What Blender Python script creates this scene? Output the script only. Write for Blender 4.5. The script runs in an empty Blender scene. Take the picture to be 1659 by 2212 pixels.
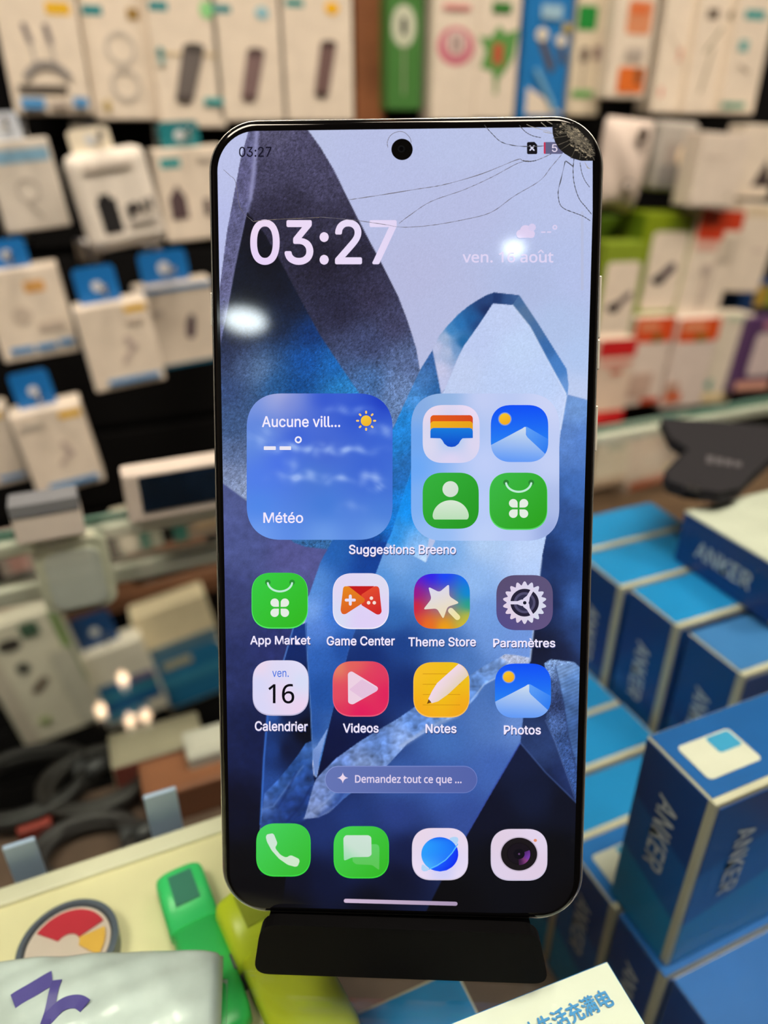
import bpy, bmesh, math, os, random
import numpy as np
from mathutils import Vector, Matrix
from mathutils.geometry import tessellate_polygon

# ------------------------------------------------------------------ camera
SC = bpy.context.scene
COL = SC.collection
F, CX, CY = 1560.0, 829.5, 1106.0            # focal length and centre in pixels of the 1659 x 2212 frame
PITCH, HEAD = math.radians(28.3), math.radians(67)
CAM = Vector((0, 0, 0.157))                  # world: X along the back wall, Y into it, Z up, counter glass at z = 0
_h = Vector((math.cos(HEAD), math.sin(HEAD), 0))
RT = Vector((math.sin(HEAD), -math.cos(HEAD), 0))
FW = _h * math.cos(PITCH) - Vector((0, 0, 1)) * math.sin(PITCH)
UP = _h * math.sin(PITCH) + Vector((0, 0, 1)) * math.cos(PITCH)
cd = bpy.data.cameras.new('camera'); cam = bpy.data.objects.new('camera', cd); COL.objects.link(cam)
M = Matrix((RT, UP, -FW)).transposed().to_4x4(); M.translation = CAM
cam.matrix_world = M
cd.sensor_fit = 'VERTICAL'; cd.sensor_height = 24; cd.sensor_width = 18; cd.lens = 24 * F / 2212
cd.clip_start = 0.01; cd.clip_end = 20
cd.dof.use_dof = True; cd.dof.focus_distance = 0.1425; cd.dof.aperture_fstop = cd.lens / 2.9
SC.camera = cam

# ------------------------------------------------------------------ world, exposure
W = bpy.data.worlds.new('shop_air'); SC.world = W; W.use_nodes = True
W.node_tree.nodes['Background'].inputs[0].default_value = (1.0, .9, .8, 1)
W.node_tree.nodes['Background'].inputs[1].default_value = 0.05
SC.view_settings.view_transform = 'Standard'; SC.view_settings.look = 'None'
SC.view_settings.exposure = 0.0; SC.view_settings.gamma = 1.0; SC.view_settings.use_curve_mapping = False
SC.cycles.use_denoising = True
SC.cycles.max_bounces = 8; SC.cycles.transparent_max_bounces = 12
SC.cycles.caustics_reflective = False; SC.cycles.caustics_refractive = False
LAMP_PANEL = 27.0                            # radiance of the added ceiling panels
LAMP_SPOT = 32.0                             # radiance of the round downlights


# ------------------------------------------------------------------ helpers
def ray(px, py): return FW + RT * ((px - CX) / F) + UP * ((CY - py) / F)
def onz(px, py, z):
    d = ray(px, py); return CAM + d * ((z - CAM.z) / d.z)
def ony(px, py, y):
    d = ray(px, py); return CAM + d * ((y - CAM.y) / d.y)

def s2l(c):
    c = c / 255.0
    return c / 12.92 if c <= .04045 else ((c + .055) / 1.055) ** 2.4
def lin(rgb): return tuple(s2l(c) for c in rgb[:3])
_mats = {}
def mat(rgb, rough=.5, metal=0.0, name='paint', noise=.06, scale=60, bump=0.0, spec=.5, alpha=1.0):
    key = (tuple(rgb), rough, metal, name, noise, scale, bump, spec, alpha)
    if key in _mats: return _mats[key]
    m = bpy.data.materials.new(name); m.use_nodes = True
    nt = m.node_tree; b = nt.nodes['Principled BSDF']
    b.inputs['Roughness'].default_value = rough; b.inputs['Metallic'].default_value = metal
    b.inputs['Specular IOR Level'].default_value = spec
    b.inputs['Alpha'].default_value = alpha
    c = lin(rgb)
    tc = nt.nodes.new('ShaderNodeTexCoord'); n = nt.nodes.new('ShaderNodeTexNoise')
    n.inputs['Scale'].default_value = scale; n.inputs['Detail'].default_value = 4
    nt.links.new(tc.outputs['Object'], n.inputs['Vector'])
    r = nt.nodes.new('ShaderNodeValToRGB')
    r.color_ramp.elements[0].position = .3; r.color_ramp.elements[1].position = .7
    r.color_ramp.elements[0].color = (*[x * (1 - noise) for x in c], 1)
    r.color_ramp.elements[1].color = (*[min(1, x * (1 + noise)) for x in c], 1)
    nt.links.new(n.outputs['Fac'], r.inputs['Fac']); nt.links.new(r.outputs['Color'], b.inputs['Base Color'])
    if bump:
        bp = nt.nodes.new('ShaderNodeBump'); bp.inputs['Strength'].default_value = bump; bp.inputs['Distance'].default_value = .001
        nt.links.new(n.outputs['Fac'], bp.inputs['Height']); nt.links.new(bp.outputs['Normal'], b.inputs['Normal'])
    _mats[key] = m
    return m

def thin_glass(name, tint, base=.03):
    m = bpy.data.materials.new(name); m.use_nodes = True
    nt = m.node_tree; nt.nodes.clear()
    o = nt.nodes.new('ShaderNodeOutputMaterial'); mix = nt.nodes.new('ShaderNodeMixShader')
    t = nt.nodes.new('ShaderNodeBsdfTransparent'); t.inputs[0].default_value = (*tint, 1)
    g = nt.nodes.new('ShaderNodeBsdfGlossy'); g.inputs['Roughness'].default_value = .03
    fr = nt.nodes.new('ShaderNodeFresnel'); ge = nt.nodes.new('ShaderNodeNewGeometry')      # same reflectance from both faces of the pane
    mr = nt.nodes.new('ShaderNodeMapRange'); mr.inputs['To Min'].default_value = 1.5; mr.inputs['To Max'].default_value = 1 / 1.5
    nt.links.new(ge.outputs['Backfacing'], mr.inputs['Value']); nt.links.new(mr.outputs[0], fr.inputs[0])
    nt.links.new(fr.outputs[0], mix.inputs[0]); nt.links.new(t.outputs[0], mix.inputs[1]); nt.links.new(g.outputs[0], mix.inputs[2])
    nt.links.new(mix.outputs[0], o.inputs[0])
    return m

def emit(name, rgb, k):
    m = bpy.data.materials.new(name); m.use_nodes = True
    b = m.node_tree.nodes['Principled BSDF']
    b.inputs['Emission Color'].default_value = (*rgb, 1); b.inputs['Emission Strength'].default_value = k
    b.inputs['Base Color'].default_value = (.8, .8, .8, 1)
    return m

def link(name, me, parent=None, m=None):
    o = bpy.data.objects.new(name, me); COL.objects.link(o)
    if m is not None: me.materials.append(m)
    if parent is not None: o.parent = parent
    return o
def tag(o, label, cat, group=None, kind=None):
    if label: o['label'] = label
    if cat: o['category'] = cat
    if group: o['group'] = group
    if kind: o['kind'] = kind
    return o
def empty(name, loc, label, cat, group=None, rz=0):
    o = bpy.data.objects.new(name, None); COL.objects.link(o); o.location = loc; o.rotation_euler = (0, 0, rz)
    o.empty_display_size = .01
    return tag(o, label, cat, group)
def bm_mesh(bm, name, smooth=False):
    bmesh.ops.recalc_face_normals(bm, faces=bm.faces)
    me = bpy.data.meshes.new(name); bm.to_mesh(me); bm.free()
    if smooth:
        for p in me.polygons: p.use_smooth = True
    return me
def box(name, x0, x1, y0, y1, z0, z1, m, parent=None, bev=0.0, segs=2):
    bm = bmesh.new()
    bmesh.ops.create_cube(bm, size=1)
    for v in bm.verts:
        v.co = Vector(((x0 + x1) / 2 + v.co.x * (x1 - x0), (y0 + y1) / 2 + v.co.y * (y1 - y0), (z0 + z1) / 2 + v.co.z * (z1 - z0)))
    if bev: bmesh.ops.bevel(bm, geom=list(bm.edges), offset=bev, segments=segs, affect='EDGES', profile=.5)
    return link(name, bm_mesh(bm, name), parent, m)
def prism(name, pts, thick, m, parent=None, bev=0.0):
    """pts: list of 3D points of a flat outline; thick: vector of extrusion."""
    bm = bmesh.new()
    a = [bm.verts.new(p) for p in pts]; b = [bm.verts.new(Vector(p) + Vector(thick)) for p in pts]
    n = len(pts)
    for tri in tessellate_polygon([[Vector(p) for p in pts]]):
        bm.faces.new([a[i] for i in tri]); bm.faces.new([b[i] for i in reversed(tri)])
    for i in range(n): bm.faces.new((a[i], a[(i + 1) % n], b[(i + 1) % n], b[i]))
    bmesh.ops.dissolve_limit(bm, angle_limit=.01, verts=bm.verts, edges=bm.edges)
    if bev: bmesh.ops.bevel(bm, geom=[e for e in bm.edges if len(e.link_faces) == 2 and e.calc_face_angle(0) > 1.0], offset=bev, segments=2, affect='EDGES', clamp_overlap=True)
    return link(name, bm_mesh(bm, name), parent, m)
def tube(name, pts, r, m, parent=None, segs=10, closed=False):
    pts = [Vector(p) for p in pts]; bm = bmesh.new(); rings = []
    n = len(pts)
    for i, p in enumerate(pts):
        a = pts[(i - 1) % n] if (closed or i > 0) else p
        b = pts[(i + 1) % n] if (closed or i < n - 1) else p
        t = (b - a).normalized(); u = t.orthogonal().normalized() if abs(t.z) > .95 else t.cross(Vector((0, 0, 1))).normalized()
        w = t.cross(u)
        rr = r[i] if isinstance(r, (list, tuple)) else r
        rings.append([bm.verts.new(p + (u * math.cos(q) + w * math.sin(q)) * rr) for q in [2 * math.pi * k / segs for k in range(segs)]])
    for i in range(n if closed else n - 1):
        A, B = rings[i], rings[(i + 1) % n]
        for k in range(segs): bm.faces.new((A[k], A[(k + 1) % segs], B[(k + 1) % segs], B[k]))
    if not closed: bm.faces.new(rings[0]); bm.faces.new(rings[-1])
    return link(name, bm_mesh(bm, name, True), parent, m)
def lathe(name, prof, m, parent=None, segs=48):
    bm = bmesh.new(); rings = []
    for r, z in prof: rings.append([bm.verts.new((r * math.cos(q), r * math.sin(q), z)) for q in [2 * math.pi * k / segs for k in range(segs)]])
    for A, B in zip(rings, rings[1:]):
        for k in range(segs): bm.faces.new((A[k], A[(k + 1) % segs], B[(k + 1) % segs], B[k]))
    bm.faces.new(rings[0]); bm.faces.new(rings[-1])
    return link(name, bm_mesh(bm, name, False), parent, m)

def rrect(x0, y0, x1, y1, r, n=8):
    r = min(r, abs(x1 - x0) / 2, abs(y1 - y0) / 2); out = []
    for cx, cy, a in ((x1 - r, y1 - r, 0), (x0 + r, y1 - r, 90), (x0 + r, y0 + r, 180), (x1 - r, y0 + r, 270)):
        for k in range(n + 1):
            q = math.radians(a + 90 * k / n); out.append((cx + r * math.cos(q), cy + r * math.sin(q)))
    return out
def circle(cx, cy, r, n=40, ry=None):
    return [(cx + r * math.cos(2 * math.pi * k / n), cy + (ry or r) * math.sin(2 * math.pi * k / n)) for k in range(n)]
def capsule(x0, y0, x1, y1, w, n=8):
    a = math.atan2(y1 - y0, x1 - x0); out = []
    for k in range(n + 1): q = a - math.pi / 2 + math.pi * k / n; out.append((x1 + w / 2 * math.cos(q), y1 + w / 2 * math.sin(q)))
    for k in range(n + 1): q = a + math.pi / 2 + math.pi * k / n; out.append((x0 + w / 2 * math.cos(q), y0 + w / 2 * math.sin(q)))
    return out
def catmull(pts, n=8, closed=False):
    out = []; N = len(pts)
    rng = range(N if closed else N - 1)
    for i in rng:
        p0 = pts[(i - 1) % N] if closed or i > 0 else pts[i]; p1 = pts[i]; p2 = pts[(i + 1) % N]
        p3 = pts[(i + 2) % N] if closed or i + 2 < N else p2
        for k in range(n):
            t = k / n
            out.append(tuple(.5 * (2 * b + (c - a) * t + (2 * a - 5 * b + 4 * c - d) * t * t + (3 * b - a - 3 * c + d) * t ** 3) for a, b, c, d in zip(p0, p1, p2, p3)))
    if not closed: out.append(tuple(pts[-1]))
    return out
def rounded(pts, r, n=5):
    """round the corners of a polygon"""
    out = []; N = len(pts)
    for i in range(N):
        p = Vector(pts[i]); a = Vector(pts[i - 1]); b = Vector(pts[(i + 1) % N])
        da, db = (a - p), (b - p); k = min(r, da.length * .45, db.length * .45)
        A = p + da.normalized() * k; B = p + db.normalized() * k
        for j in range(n + 1):
            t = j / n; q = A * (1 - t) ** 2 + p * 2 * t * (1 - t) + B * t * t; out.append((q.x, q.y))
    return out

_fd = os.path.join(bpy.utils.system_resource('DATAFILES'), 'fonts')
def _font(n):
    try: return bpy.data.fonts.load(os.path.join(_fd, n))
    except Exception: return None
F_UI, F_PLAIN, F_CJK = _font('Inter.woff2'), _font('NotoSansMath-Regular.woff2'), _font('Noto Sans CJK Regular.woff2')
def text_tris(s, bold=0.0):
    """glyph mesh of a string: (verts Nx2, faces); bold strokes come from slightly shifted copies"""
    cu = bpy.data.curves.new('lettering', 'FONT'); cu.body = s; cu.size = 1; cu.resolution_u = 12
    ft = F_CJK if any(ord(c) > 0x3000 for c in s) else (F_PLAIN if any(c in 'D1' for c in s) else F_UI)
    if ft: cu.font = ft
    o = bpy.data.objects.new('lettering', cu); COL.objects.link(o)
    bpy.context.view_layer.update()
    me = bpy.data.meshes.new_from_object(o.evaluated_get(bpy.context.evaluated_depsgraph_get()))
    v = np.array([tuple(x.co)[:2] for x in me.vertices]); f = [tuple(p.vertices) for p in me.polygons]
    bpy.data.objects.remove(o); bpy.data.meshes.remove(me); bpy.data.curves.remove(cu)
    if bold > 0:
        V, FF = [], []
        for k in range(8):
            n0 = len(v) * k; V.append(v + bold * np.array([math.cos(k * math.pi / 4), math.sin(k * math.pi / 4)])); FF += [tuple(n0 + i for i in q) for q in f]
        v, f = np.vstack(V), FF
    return v, f
def lettering(name, s, fn, m, parent, bold=.012, label=None):
    """flat lettering: fn maps (0..1 along, 0..1 up) to a 3D point"""
    v, f = text_tris(s, bold)
    lo, hi = v.min(0), v.max(0); uv = (v - lo) / (hi - lo)
    o_, x_, y_ = Vector(fn(0, 0)), Vector(fn(1, 0)), Vector(fn(0, 1)); nn = (x_ - o_).cross(y_ - o_).normalized()
    per = len(uv) // 8 if bold > 0 else len(uv)
    me = bpy.data.meshes.new(name); me.from_pydata([Vector(fn(a, b)) + nn * (2e-5 * (i // per)) for i, (a, b) in enumerate(uv)], [], f)
    o = link(name, me, parent, m)
    if label: o['label'] = label
    return o

# ------------------------------------------------------------------ colours
CREAM = (233, 222, 206); WHITE = (235, 228, 216); GREYW = (205, 200, 192)
BLUE = (20, 112, 190); SKY = (84, 152, 212); TEAL = (30, 140, 150); YEL = (236, 190, 50); ORG = (222, 92, 30)
RED = (205, 38, 42); LIME = (150, 190, 30); GREEN = (60, 130, 50); DARK = (46, 42, 46); GREY = (130, 122, 124); PURP = (78, 50, 104)
M_CHROME = mat((205, 205, 205), .12, 1.0, 'chrome', .02)

# ------------------------------------------------------------------ the room
def struct(o): o['kind'] = 'structure'; return o
M_WALL = mat((112, 102, 92), .8, name='painted_wall')
YW = 0.86
bm = bmesh.new()                                                     # black grooved slat wall behind the goods
z = -.95; prof = []
while z < 1.75:
    prof += [(YW, z), (YW, z + .082), (YW + .006, z + .084), (YW + .006, z + .092), (YW, z + .094)]; z += .1
A = [bm.verts.new((-1.9, y, zz)) for y, zz in prof]; B = [bm.verts.new((2.6, y, zz)) for y, zz in prof]
for i in range(len(prof) - 1): bm.faces.new((A[i], B[i], B[i + 1], A[i + 1]))
tops = [bm.verts.new((x, YW + .03, zz)) for x, zz in ((-1.9, prof[-1][1]), (2.6, prof[-1][1]), (2.6, -.95), (-1.9, -.95))]
bm.faces.new(tops)
struct(link('wall_back', bm_mesh(bm, 'wall_back'), None, mat((9, 9, 10), .85, name='black_slat_board', spec=.15)))
struct(box('wall_front', -1.95, 2.65, -2.95, -2.9, -.95, 1.75, mat((62, 56, 52), .8, name='dark_painted_wall')))
struct(box('wall_left', -1.95, -1.9, -2.9, YW + .03, -.95, 1.75, M_WALL))
struct(box('wall_right', 2.6, 2.65, -2.9, YW + .03, -.95, 1.75, M_WALL))
struct(box('floor', -1.95, 2.65, -2.95, YW + .03, -1.0, -.95, mat((66, 56, 50), .6, name='floor_tile', noise=.15, scale=6)))
struct(box('ceiling', -1.95, 2.65, -2.95, YW + .03, 1.75, 1.8, mat((205, 198, 186), .8, name='ceiling_paint')))
p0, p1 = ony(768, 130, YW - .03), ony(832, 130, YW - .03)
struct(box('trim_1', p0.x, p1.x, YW - .03, YW, -.3, 1.75, mat((150, 96, 62), .5, name='brown_wood', noise=.2, scale=25)))

def panel(x, y, label):
    e = empty('added_ceiling_light', (x, y, 1.75), label, 'light', 'added ceiling panels over the counter')
    box('housing', -.31, .31, -.31, .31, -.03, 0, mat((225, 225, 222), .4, name='white_metal'), e)
    box('diffuser', -.28, .28, -.28, .28, -.036, -.028, PANEL_M, e)
PANEL_M = emit('added_panel_light', (1.0, .85, .69), LAMP_PANEL)  # unseen panels, added as the main light over the counter
for x, w in ((-.75, 'left'), (.2, 'middle'), (1.15, 'right')):
    panel(x, -.15, 'unseen square ceiling panel light added over the counter, the %s one' % w)
SPOT_M = emit('spot_light', (.86, .97, 1.0), LAMP_SPOT)
for (x, y, r), w in zip(((-1.638, -1.83, .085), (-.485, -1.851, .035)), ('large', 'small')):
    e = empty('downlight', (x, y, 1.75), '%s round downlight in the ceiling behind the camera' % w, 'light', 'round downlights')
    lathe('rim', [(r + .02, 0), (r + .02, -.03), (r, -.034), (r, -.02)], mat((225, 225, 222), .4, name='white_metal'), e)
    lathe('diffuser', [(r - .001, -.03), (r * .8, -.045), (r * .4, -.052), (.002, -.054)], SPOT_M, e)

# ------------------------------------------------------------------ the glass counter
YB, ZF = .316, -.165                                                # back edge of the glass, inside floor
M_GLASS = thin_glass('counter_glass', (.93, .97, .96))
M_ALU = mat((226, 222, 206), .35, .0, 'pale_aluminium', .04)
top_ = empty('glass_counter_top', (.2, .06, 0), 'clear glass counter top with pale rails along its back edge', 'counter top')
cab = empty('counter_cabinet', (.2, .06, -.95), 'brown counter cabinet whose floor carries the boxed goods', 'cabinet')
def cpart(name, x0, x1, y0, y1, z0, z1, m, bev=0):
    return box(name, x0 - .2, x1 - .2, y0 - .06, y1 - .06, z0, z1, m, top_, bev) if z0 > -.1 else box(name, x0 - .2, x1 - .2, y0 - .06, y1 - .06, z0 + .95, z1 + .95, m, cab, bev)
cpart('glass_top', -.75, 1.25, -.2, YB, -.004, 0, M_GLASS)
cpart('glass_edge', -.75, 1.25, YB, YB + .0012, -.004, 0, mat((120, 160, 148), .2, name='green_glass_edge'))
cpart('upper_rail', -.75, 1.25, YB - .004, YB + .006, -.0115, -.0045, M_ALU, .0015)
cpart('lower_rail', -.75, .2, YB - .004, YB + .006, -.036, -.027, M_ALU, .0015)
cpart('floor_board', -.75, 1.25, -.2, YB, ZF - .015, ZF, mat((88, 68, 56), .55, name='brown_board', noise=.25, scale=30))
cpart('cabinet_body', -.75, 1.25, -.2, YB, -.95, ZF - .015, mat((110, 84, 66), .5, name='brown_laminate', noise=.2, scale=8))
# a pale yellow inner shelf just under the glass
ZS = -.04
shelf = empty('inner_shelf', (-.3, .06, ZS), 'pale yellow shelf inside the counter carrying tape, pens and a bag', 'shelf')
box('board', -.4, .322, -.2, .1, -.006, 0, mat((230, 220, 176), .6, name='yellow_board', noise=.05), shelf)
box('edge_strip', -.4, .322, .1, .106, -.007, .0015, mat((222, 216, 190), .4, name='pale_strip'), shelf, .0008)
box('bracket', -.38, -.37, -.15, .09, ZF - ZS, -.006, M_ALU, shelf)
box('bracket', .31, .32, -.15, .09, ZF - ZS, -.006, M_ALU, shelf)

# ------------------------------------------------------------------ hanging goods on the wall
def art_shape(a, w, h):
    k = a[0]
    def P(u, v): return ((u - .5) * w, (.5 - v) * h)
    if k == 'r': (x0, y0), (x1, y1) = P(a[1], a[2]), P(a[3], a[4]); return rrect(min(x0, x1), min(y0, y1), max(x0, x1), max(y0, y1), min(abs(x1 - x0), abs(y1 - y0)) * .12, 3)
    if k == 'e': x, y = P(a[1], a[2]); return circle(x, y, a[3] * w, 28, a[4] * h)
    if k == 'l': return capsule(*P(a[1], a[2]), *P(a[3], a[4]), a[5] * w)
    if k == 'p': return [P(u, v) for u, v in a[1]]
    if k == 'o':                                                     # ring / arc as a thick polyline
        u, v, r, wd, a0, a1 = a[1:7]; x, y = P(u, v); n = 28
        o = [(x + (r + wd) * w * math.cos(math.radians(a0 + (a1 - a0) * i / n)), y + (r + wd) * w * math.sin(math.radians(a0 + (a1 - a0) * i / n))) for i in range(n + 1)]
        i_ = [(x + (r - wd) * w * math.cos(math.radians(a0 + (a1 - a0) * i / n)), y + (r - wd) * w * math.sin(math.radians(a0 + (a1 - a0) * i / n))) for i in range(n, -1, -1)]
        return o + i_
PN = {'r': 'printed_panel', 'e': 'printed_or_glint_spot', 'l': 'printed_picture', 'p': 'printed_picture', 'o': 'printed_cable'}
def pack(x, yt, yb, w, Y, label, cat='box', group='packaged accessories on the back wall', d=.03, roll=0, yaw=0, col=CREAM, art=(), tab=None,
         name='accessory_box', bev=.0015, hook=True, pouch=False, side=None, rough=.45):
    """x, w: centre and width, yt / yb: top and bottom rows of the front face as seen in the photo; Y: plane of the front face"""
    ym = (yt + yb) / 2
    c = ony(x, ym, Y); l = ony(x - w / 2, ym, Y); r = ony(x + w / 2, ym, Y)
    wd = r.x - l.x; zt = ony(x, yt, Y).z; zb = ony(x, yb, Y).z; h = zt - zb
    o = empty(name, (c.x, Y, (zt + zb) / 2), label, cat, group)
    o.rotation_euler = (0, math.radians(-roll), math.radians(yaw))
    m = mat(col, rough, name='printed_card')
    if pouch:
        bm = bmesh.new(); n = 16; g = []
        for s in (-1, 1):
            for i in range(n + 1):
                for j in range(n + 1):
                    u, v = i / n, j / n; q = (16 * u * (1 - u) * v * (1 - v)) ** .5
                    g.append(bm.verts.new(((u - .5) * wd * (1 - .25 * (1 - v) ** 4), d / 2 + s * d / 2 * q * (1 + .2 * math.sin(9 * u + 7 * v)), (v - .5) * h + .03 * h * math.sin(u * 5) * (1 - v))))
        N = n + 1
        for s in range(2):
            for i in range(n):
                for j in range(n):
                    b0 = s * N * N
                    bm.faces.new((g[b0 + i * N + j], g[b0 + (i + 1) * N + j], g[b0 + (i + 1) * N + j + 1], g[b0 + i * N + j + 1]))
        bmesh.ops.remove_doubles(bm, verts=bm.verts, dist=1e-6)
        link('bag', bm_mesh(bm, 'bag', True), o, m)
        off = -.001
    else:
        box('carton', -wd / 2, wd / 2, 0, d, -h / 2, h / 2, m, o, bev); off = 0
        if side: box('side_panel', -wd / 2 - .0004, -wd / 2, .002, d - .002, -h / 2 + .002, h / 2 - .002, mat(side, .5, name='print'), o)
    for k, a in enumerate(art):
        pts = art_shape(a, wd, h); e = .0003 * (k + 1)
        prism(a[-2] if isinstance(a[-2], str) and len(a) > 3 and a[-2] not in PN else PN[a[0]], [(px, off - e, pz) for px, pz in pts], (0, .00025, 0), mat(a[-1], .4, name='print'), o)
    if tab:
        tw, th, tc, ty = tab[0] * wd, tab[1] * h, tab[2], (tab[3] if len(tab) > 3 else 0) * wd
        outer = rrect(ty - tw / 2, h / 2 - .002, ty + tw / 2, h / 2 + th, tw * .12, 4)
        prism('hang_tab', [(px, d * .5, pz) for px, pz in outer], (0, .001, 0), mat(tc, .4, name='tab_card'), o)
        # a glossy eyelet where the wire hook comes through
        prism('eyelet', [(px, d * .5 - .0006, pz) for px, pz in circle(ty, h / 2 + th * .45, tw * .13, 20)], (0, .0005, 0), mat((215, 220, 225), .25, name='eyelet'), o)
        if hook:
            hz = (zt + th * .45)
            hk = empty('wire_hook', (c.x + ty, YW, hz), 'steel wire hook on the black wall holding the ' + label.split(',')[0][:70], 'hook', 'wire hooks')
            hk['label'] = ' '.join(hk['label'].split()[:16])
            tube('wire', [(0, .0, 0), (0, -(YW - Y) + .0, 0), (0, -(YW - Y) - .02, 0), (0, -(YW - Y) - .026, .006)], .0017, M_CHROME, hk)
            box('back_plate', -.012, .012, -.003, -.0002, -.012, .012, M_CHROME, hk, .001)
    return o

BL_STRIP = ('r', .2, .87, .93, .93, SKY)
# top row, left: tall cable boxes
TOP = 'tall boxes on the top row'
pack(80, -170, 248, 178, .80, 'tall cream cable box with two grey plugs and blue tags, far left of top row', 'box', TOP, art=(
    ('r', .62, .39, .92, .455, YEL), ('l', .32, .52, .36, .60, .075, GREY), ('l', .58, .52, .61, .60, .075, GREY), ('l', .36, .6, .38, .72, .03, (190, 186, 182)), ('l', .61, .6, .62, .72, .03, (190, 186, 182)),
    ('o', .5, .86, .30, .045, 25, 155, (150, 146, 144)), ('r', .1, .835, .72, .868, (90, 84, 78)), ('r', .1, .905, .40, .965, SKY), ('r', .46, .915, .72, .955, (196, 186, 176)), ('r', .76, .9, .95, .955, SKY)))
pack(250, -150, 259, 150, .81, 'tall cream cable box with a pale coiled cable and brown square', 'box', TOP, art=(
    ('r', .05, .38, .33, .43, TEAL), ('r', .68, .385, .85, .445, (160, 130, 70)), ('o', .52, .60, .20, .03, 0, 359, (205, 198, 188)), ('o', .52, .80, .20, .03, 0, 359, (205, 198, 188)), ('e', .2, .92, .06, .035, (190, 170, 110))))
pack(398, -140, 276, 150, .80, 'tall cream charger box with grey plug and gold line across', 'box', TOP, art=(
    ('r', .04, .33, .3, .375, TEAL), ('e', .85, .36, .1, .045, (150, 220, 150)), ('r', .05, .59, .95, .6, (210, 190, 140)), ('p', ((.45, .555), (.77, .56), (.52, .845), (.26, .84)), (112, 106, 104)), ('e', .61, .56, .16, .025, (78, 74, 72)), ('e', .39, .838, .13, .022, (84, 78, 76)), ('r', .68, .83, .97, .87, (60, 165, 170)), ('e', .12, .585, .05, .022, TEAL), ('e', .12, .63, .05, .022, (150, 190, 190))))
pack(531, -140, 262, 148, .80, 'tall cream charger box with mauve plug, beside the gold line one', 'box', TOP, art=(
    ('r', .03, .36, .3, .4, TEAL), ('e', .75, .39, .1, .035, (150, 200, 215)), ('p', ((.49, .60), (.75, .605), (.58, .868), (.35, .863)), (132, 110, 110)), ('e', .62, .603, .13, .022, (92, 76, 76)), ('e', .465, .862, .115, .02, (100, 80, 80))))
pack(688, -140, 262, 150, .80, 'tall cream charger box with brown plug and gold seal, next to brown post', 'box', TOP, art=(
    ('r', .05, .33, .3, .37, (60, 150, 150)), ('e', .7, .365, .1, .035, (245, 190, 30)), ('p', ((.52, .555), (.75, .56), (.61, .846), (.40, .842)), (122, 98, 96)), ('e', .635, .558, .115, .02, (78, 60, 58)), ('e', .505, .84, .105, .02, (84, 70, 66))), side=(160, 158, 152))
pack(876, -120, 238, 78, .81, 'narrow green cable box with white oval window and dark plug', 'box', TOP, col=(72, 128, 62), art=(
    ('e', .45, .47, .34, .13, (205, 212, 190)), ('r', .38, .42, .52, .52, DARK), ('r', .44, .52, .48, .9, (170, 185, 150))))
pack(984, -110, 262, 96, .80, 'narrow white cable box with pink round picture', 'box', TOP, art=(
    ('e', .52, .54, .42, .115, (208, 120, 140)), ('e', .52, .52, .24, .075, (226, 205, 200)), ('r', .42, .48, .5, .57, (150, 130, 125)), ('r', .55, .48, .62, .57, (150, 130, 125)), ('r', .2, .3, .8, .33, (225, 150, 150))))
pack(1078, -110, 258, 90, .80, 'narrow white cable box with green leaves and red plug', 'box', TOP, art=(
    ('p', ((.02, .49), (.3, .5), (.5, .42), (.65, .47), (.98, .44), (.9, .6), (.75, .68), (.45, .78), (.4, .7), (.1, .68), (.2, .58)), (96, 156, 84)), ('r', .38, .53, .62, .66, (190, 90, 66)), ('r', .46, .64, .53, .84, (110, 160, 90)), ('r', .3, .29, .75, .35, (60, 130, 60))))
pack(1185, -120, 258, 100, .80, 'bright blue cable box with two dark plugs on a white corner', 'box', TOP, col=(30, 122, 196), art=(
    ('p', ((.14, .97), (.14, .8), (.5, .86), (.95, .97)), CREAM), ('l', .36, .52, .62, .68, .15, (92, 86, 90)), ('l', .78, .55, .86, .64, .11, (92, 86, 90)), ('e', .36, .49, .13, .04, (225, 220, 205)), ('e', .78, .52, .12, .035, (225, 220, 205)), ('r', .3, .32, .75, .4, (160, 200, 225)), ('r', .78, .42, .95, .47, (190, 170, 70)), ('l', .3, .7, .75, .93, .09, (120, 180, 220))))
pack(1276, -80, 250, 72, .81, 'slim cream adapter box with green cap and two dark plugs', 'box', TOP, col=(222, 210, 186), art=(
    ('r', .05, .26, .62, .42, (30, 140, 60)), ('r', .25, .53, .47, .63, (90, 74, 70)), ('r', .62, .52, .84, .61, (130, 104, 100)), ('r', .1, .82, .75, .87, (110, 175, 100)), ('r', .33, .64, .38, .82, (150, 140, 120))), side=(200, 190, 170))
pack(1372, -120, 213, 88, .79, 'cream box with orange label and orange picture, right of the slim adapter box', 'box', TOP, art=(
    ('r', .3, .34, .9, .56, (222, 150, 110)), ('r', .35, .36, .8, .43, (222, 120, 70)), ('r', .25, .78, .92, .96, (226, 118, 50)), ('r', .68, .78, .84, .9, (130, 80, 50)), ('r', .35, .65, .8, .73, (190, 180, 170))))
pack(1468, -130, 244, 72, .81, 'plain cream cable box with small red marks', 'box', TOP, art=(('r', .6, .6, .7, .68, (220, 150, 130)), ('r', .2, .84, .28, .9, (215, 120, 110)), ('l', .2, .5, .8, .7, .03, (200, 190, 175))))
pack(1548, -130, 246, 80, .80, 'cream cable box with a dark green cable picture', 'box', TOP, art=(('r', .2, .37, .5, .43, (110, 100, 90)), ('l', .65, .48, .3, .62, .05, (130, 128, 100)), ('l', .5, .6, .35, .86, .05, (150, 145, 120)), ('e', .85, .4, .1, .03, (110, 95, 50))))
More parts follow.
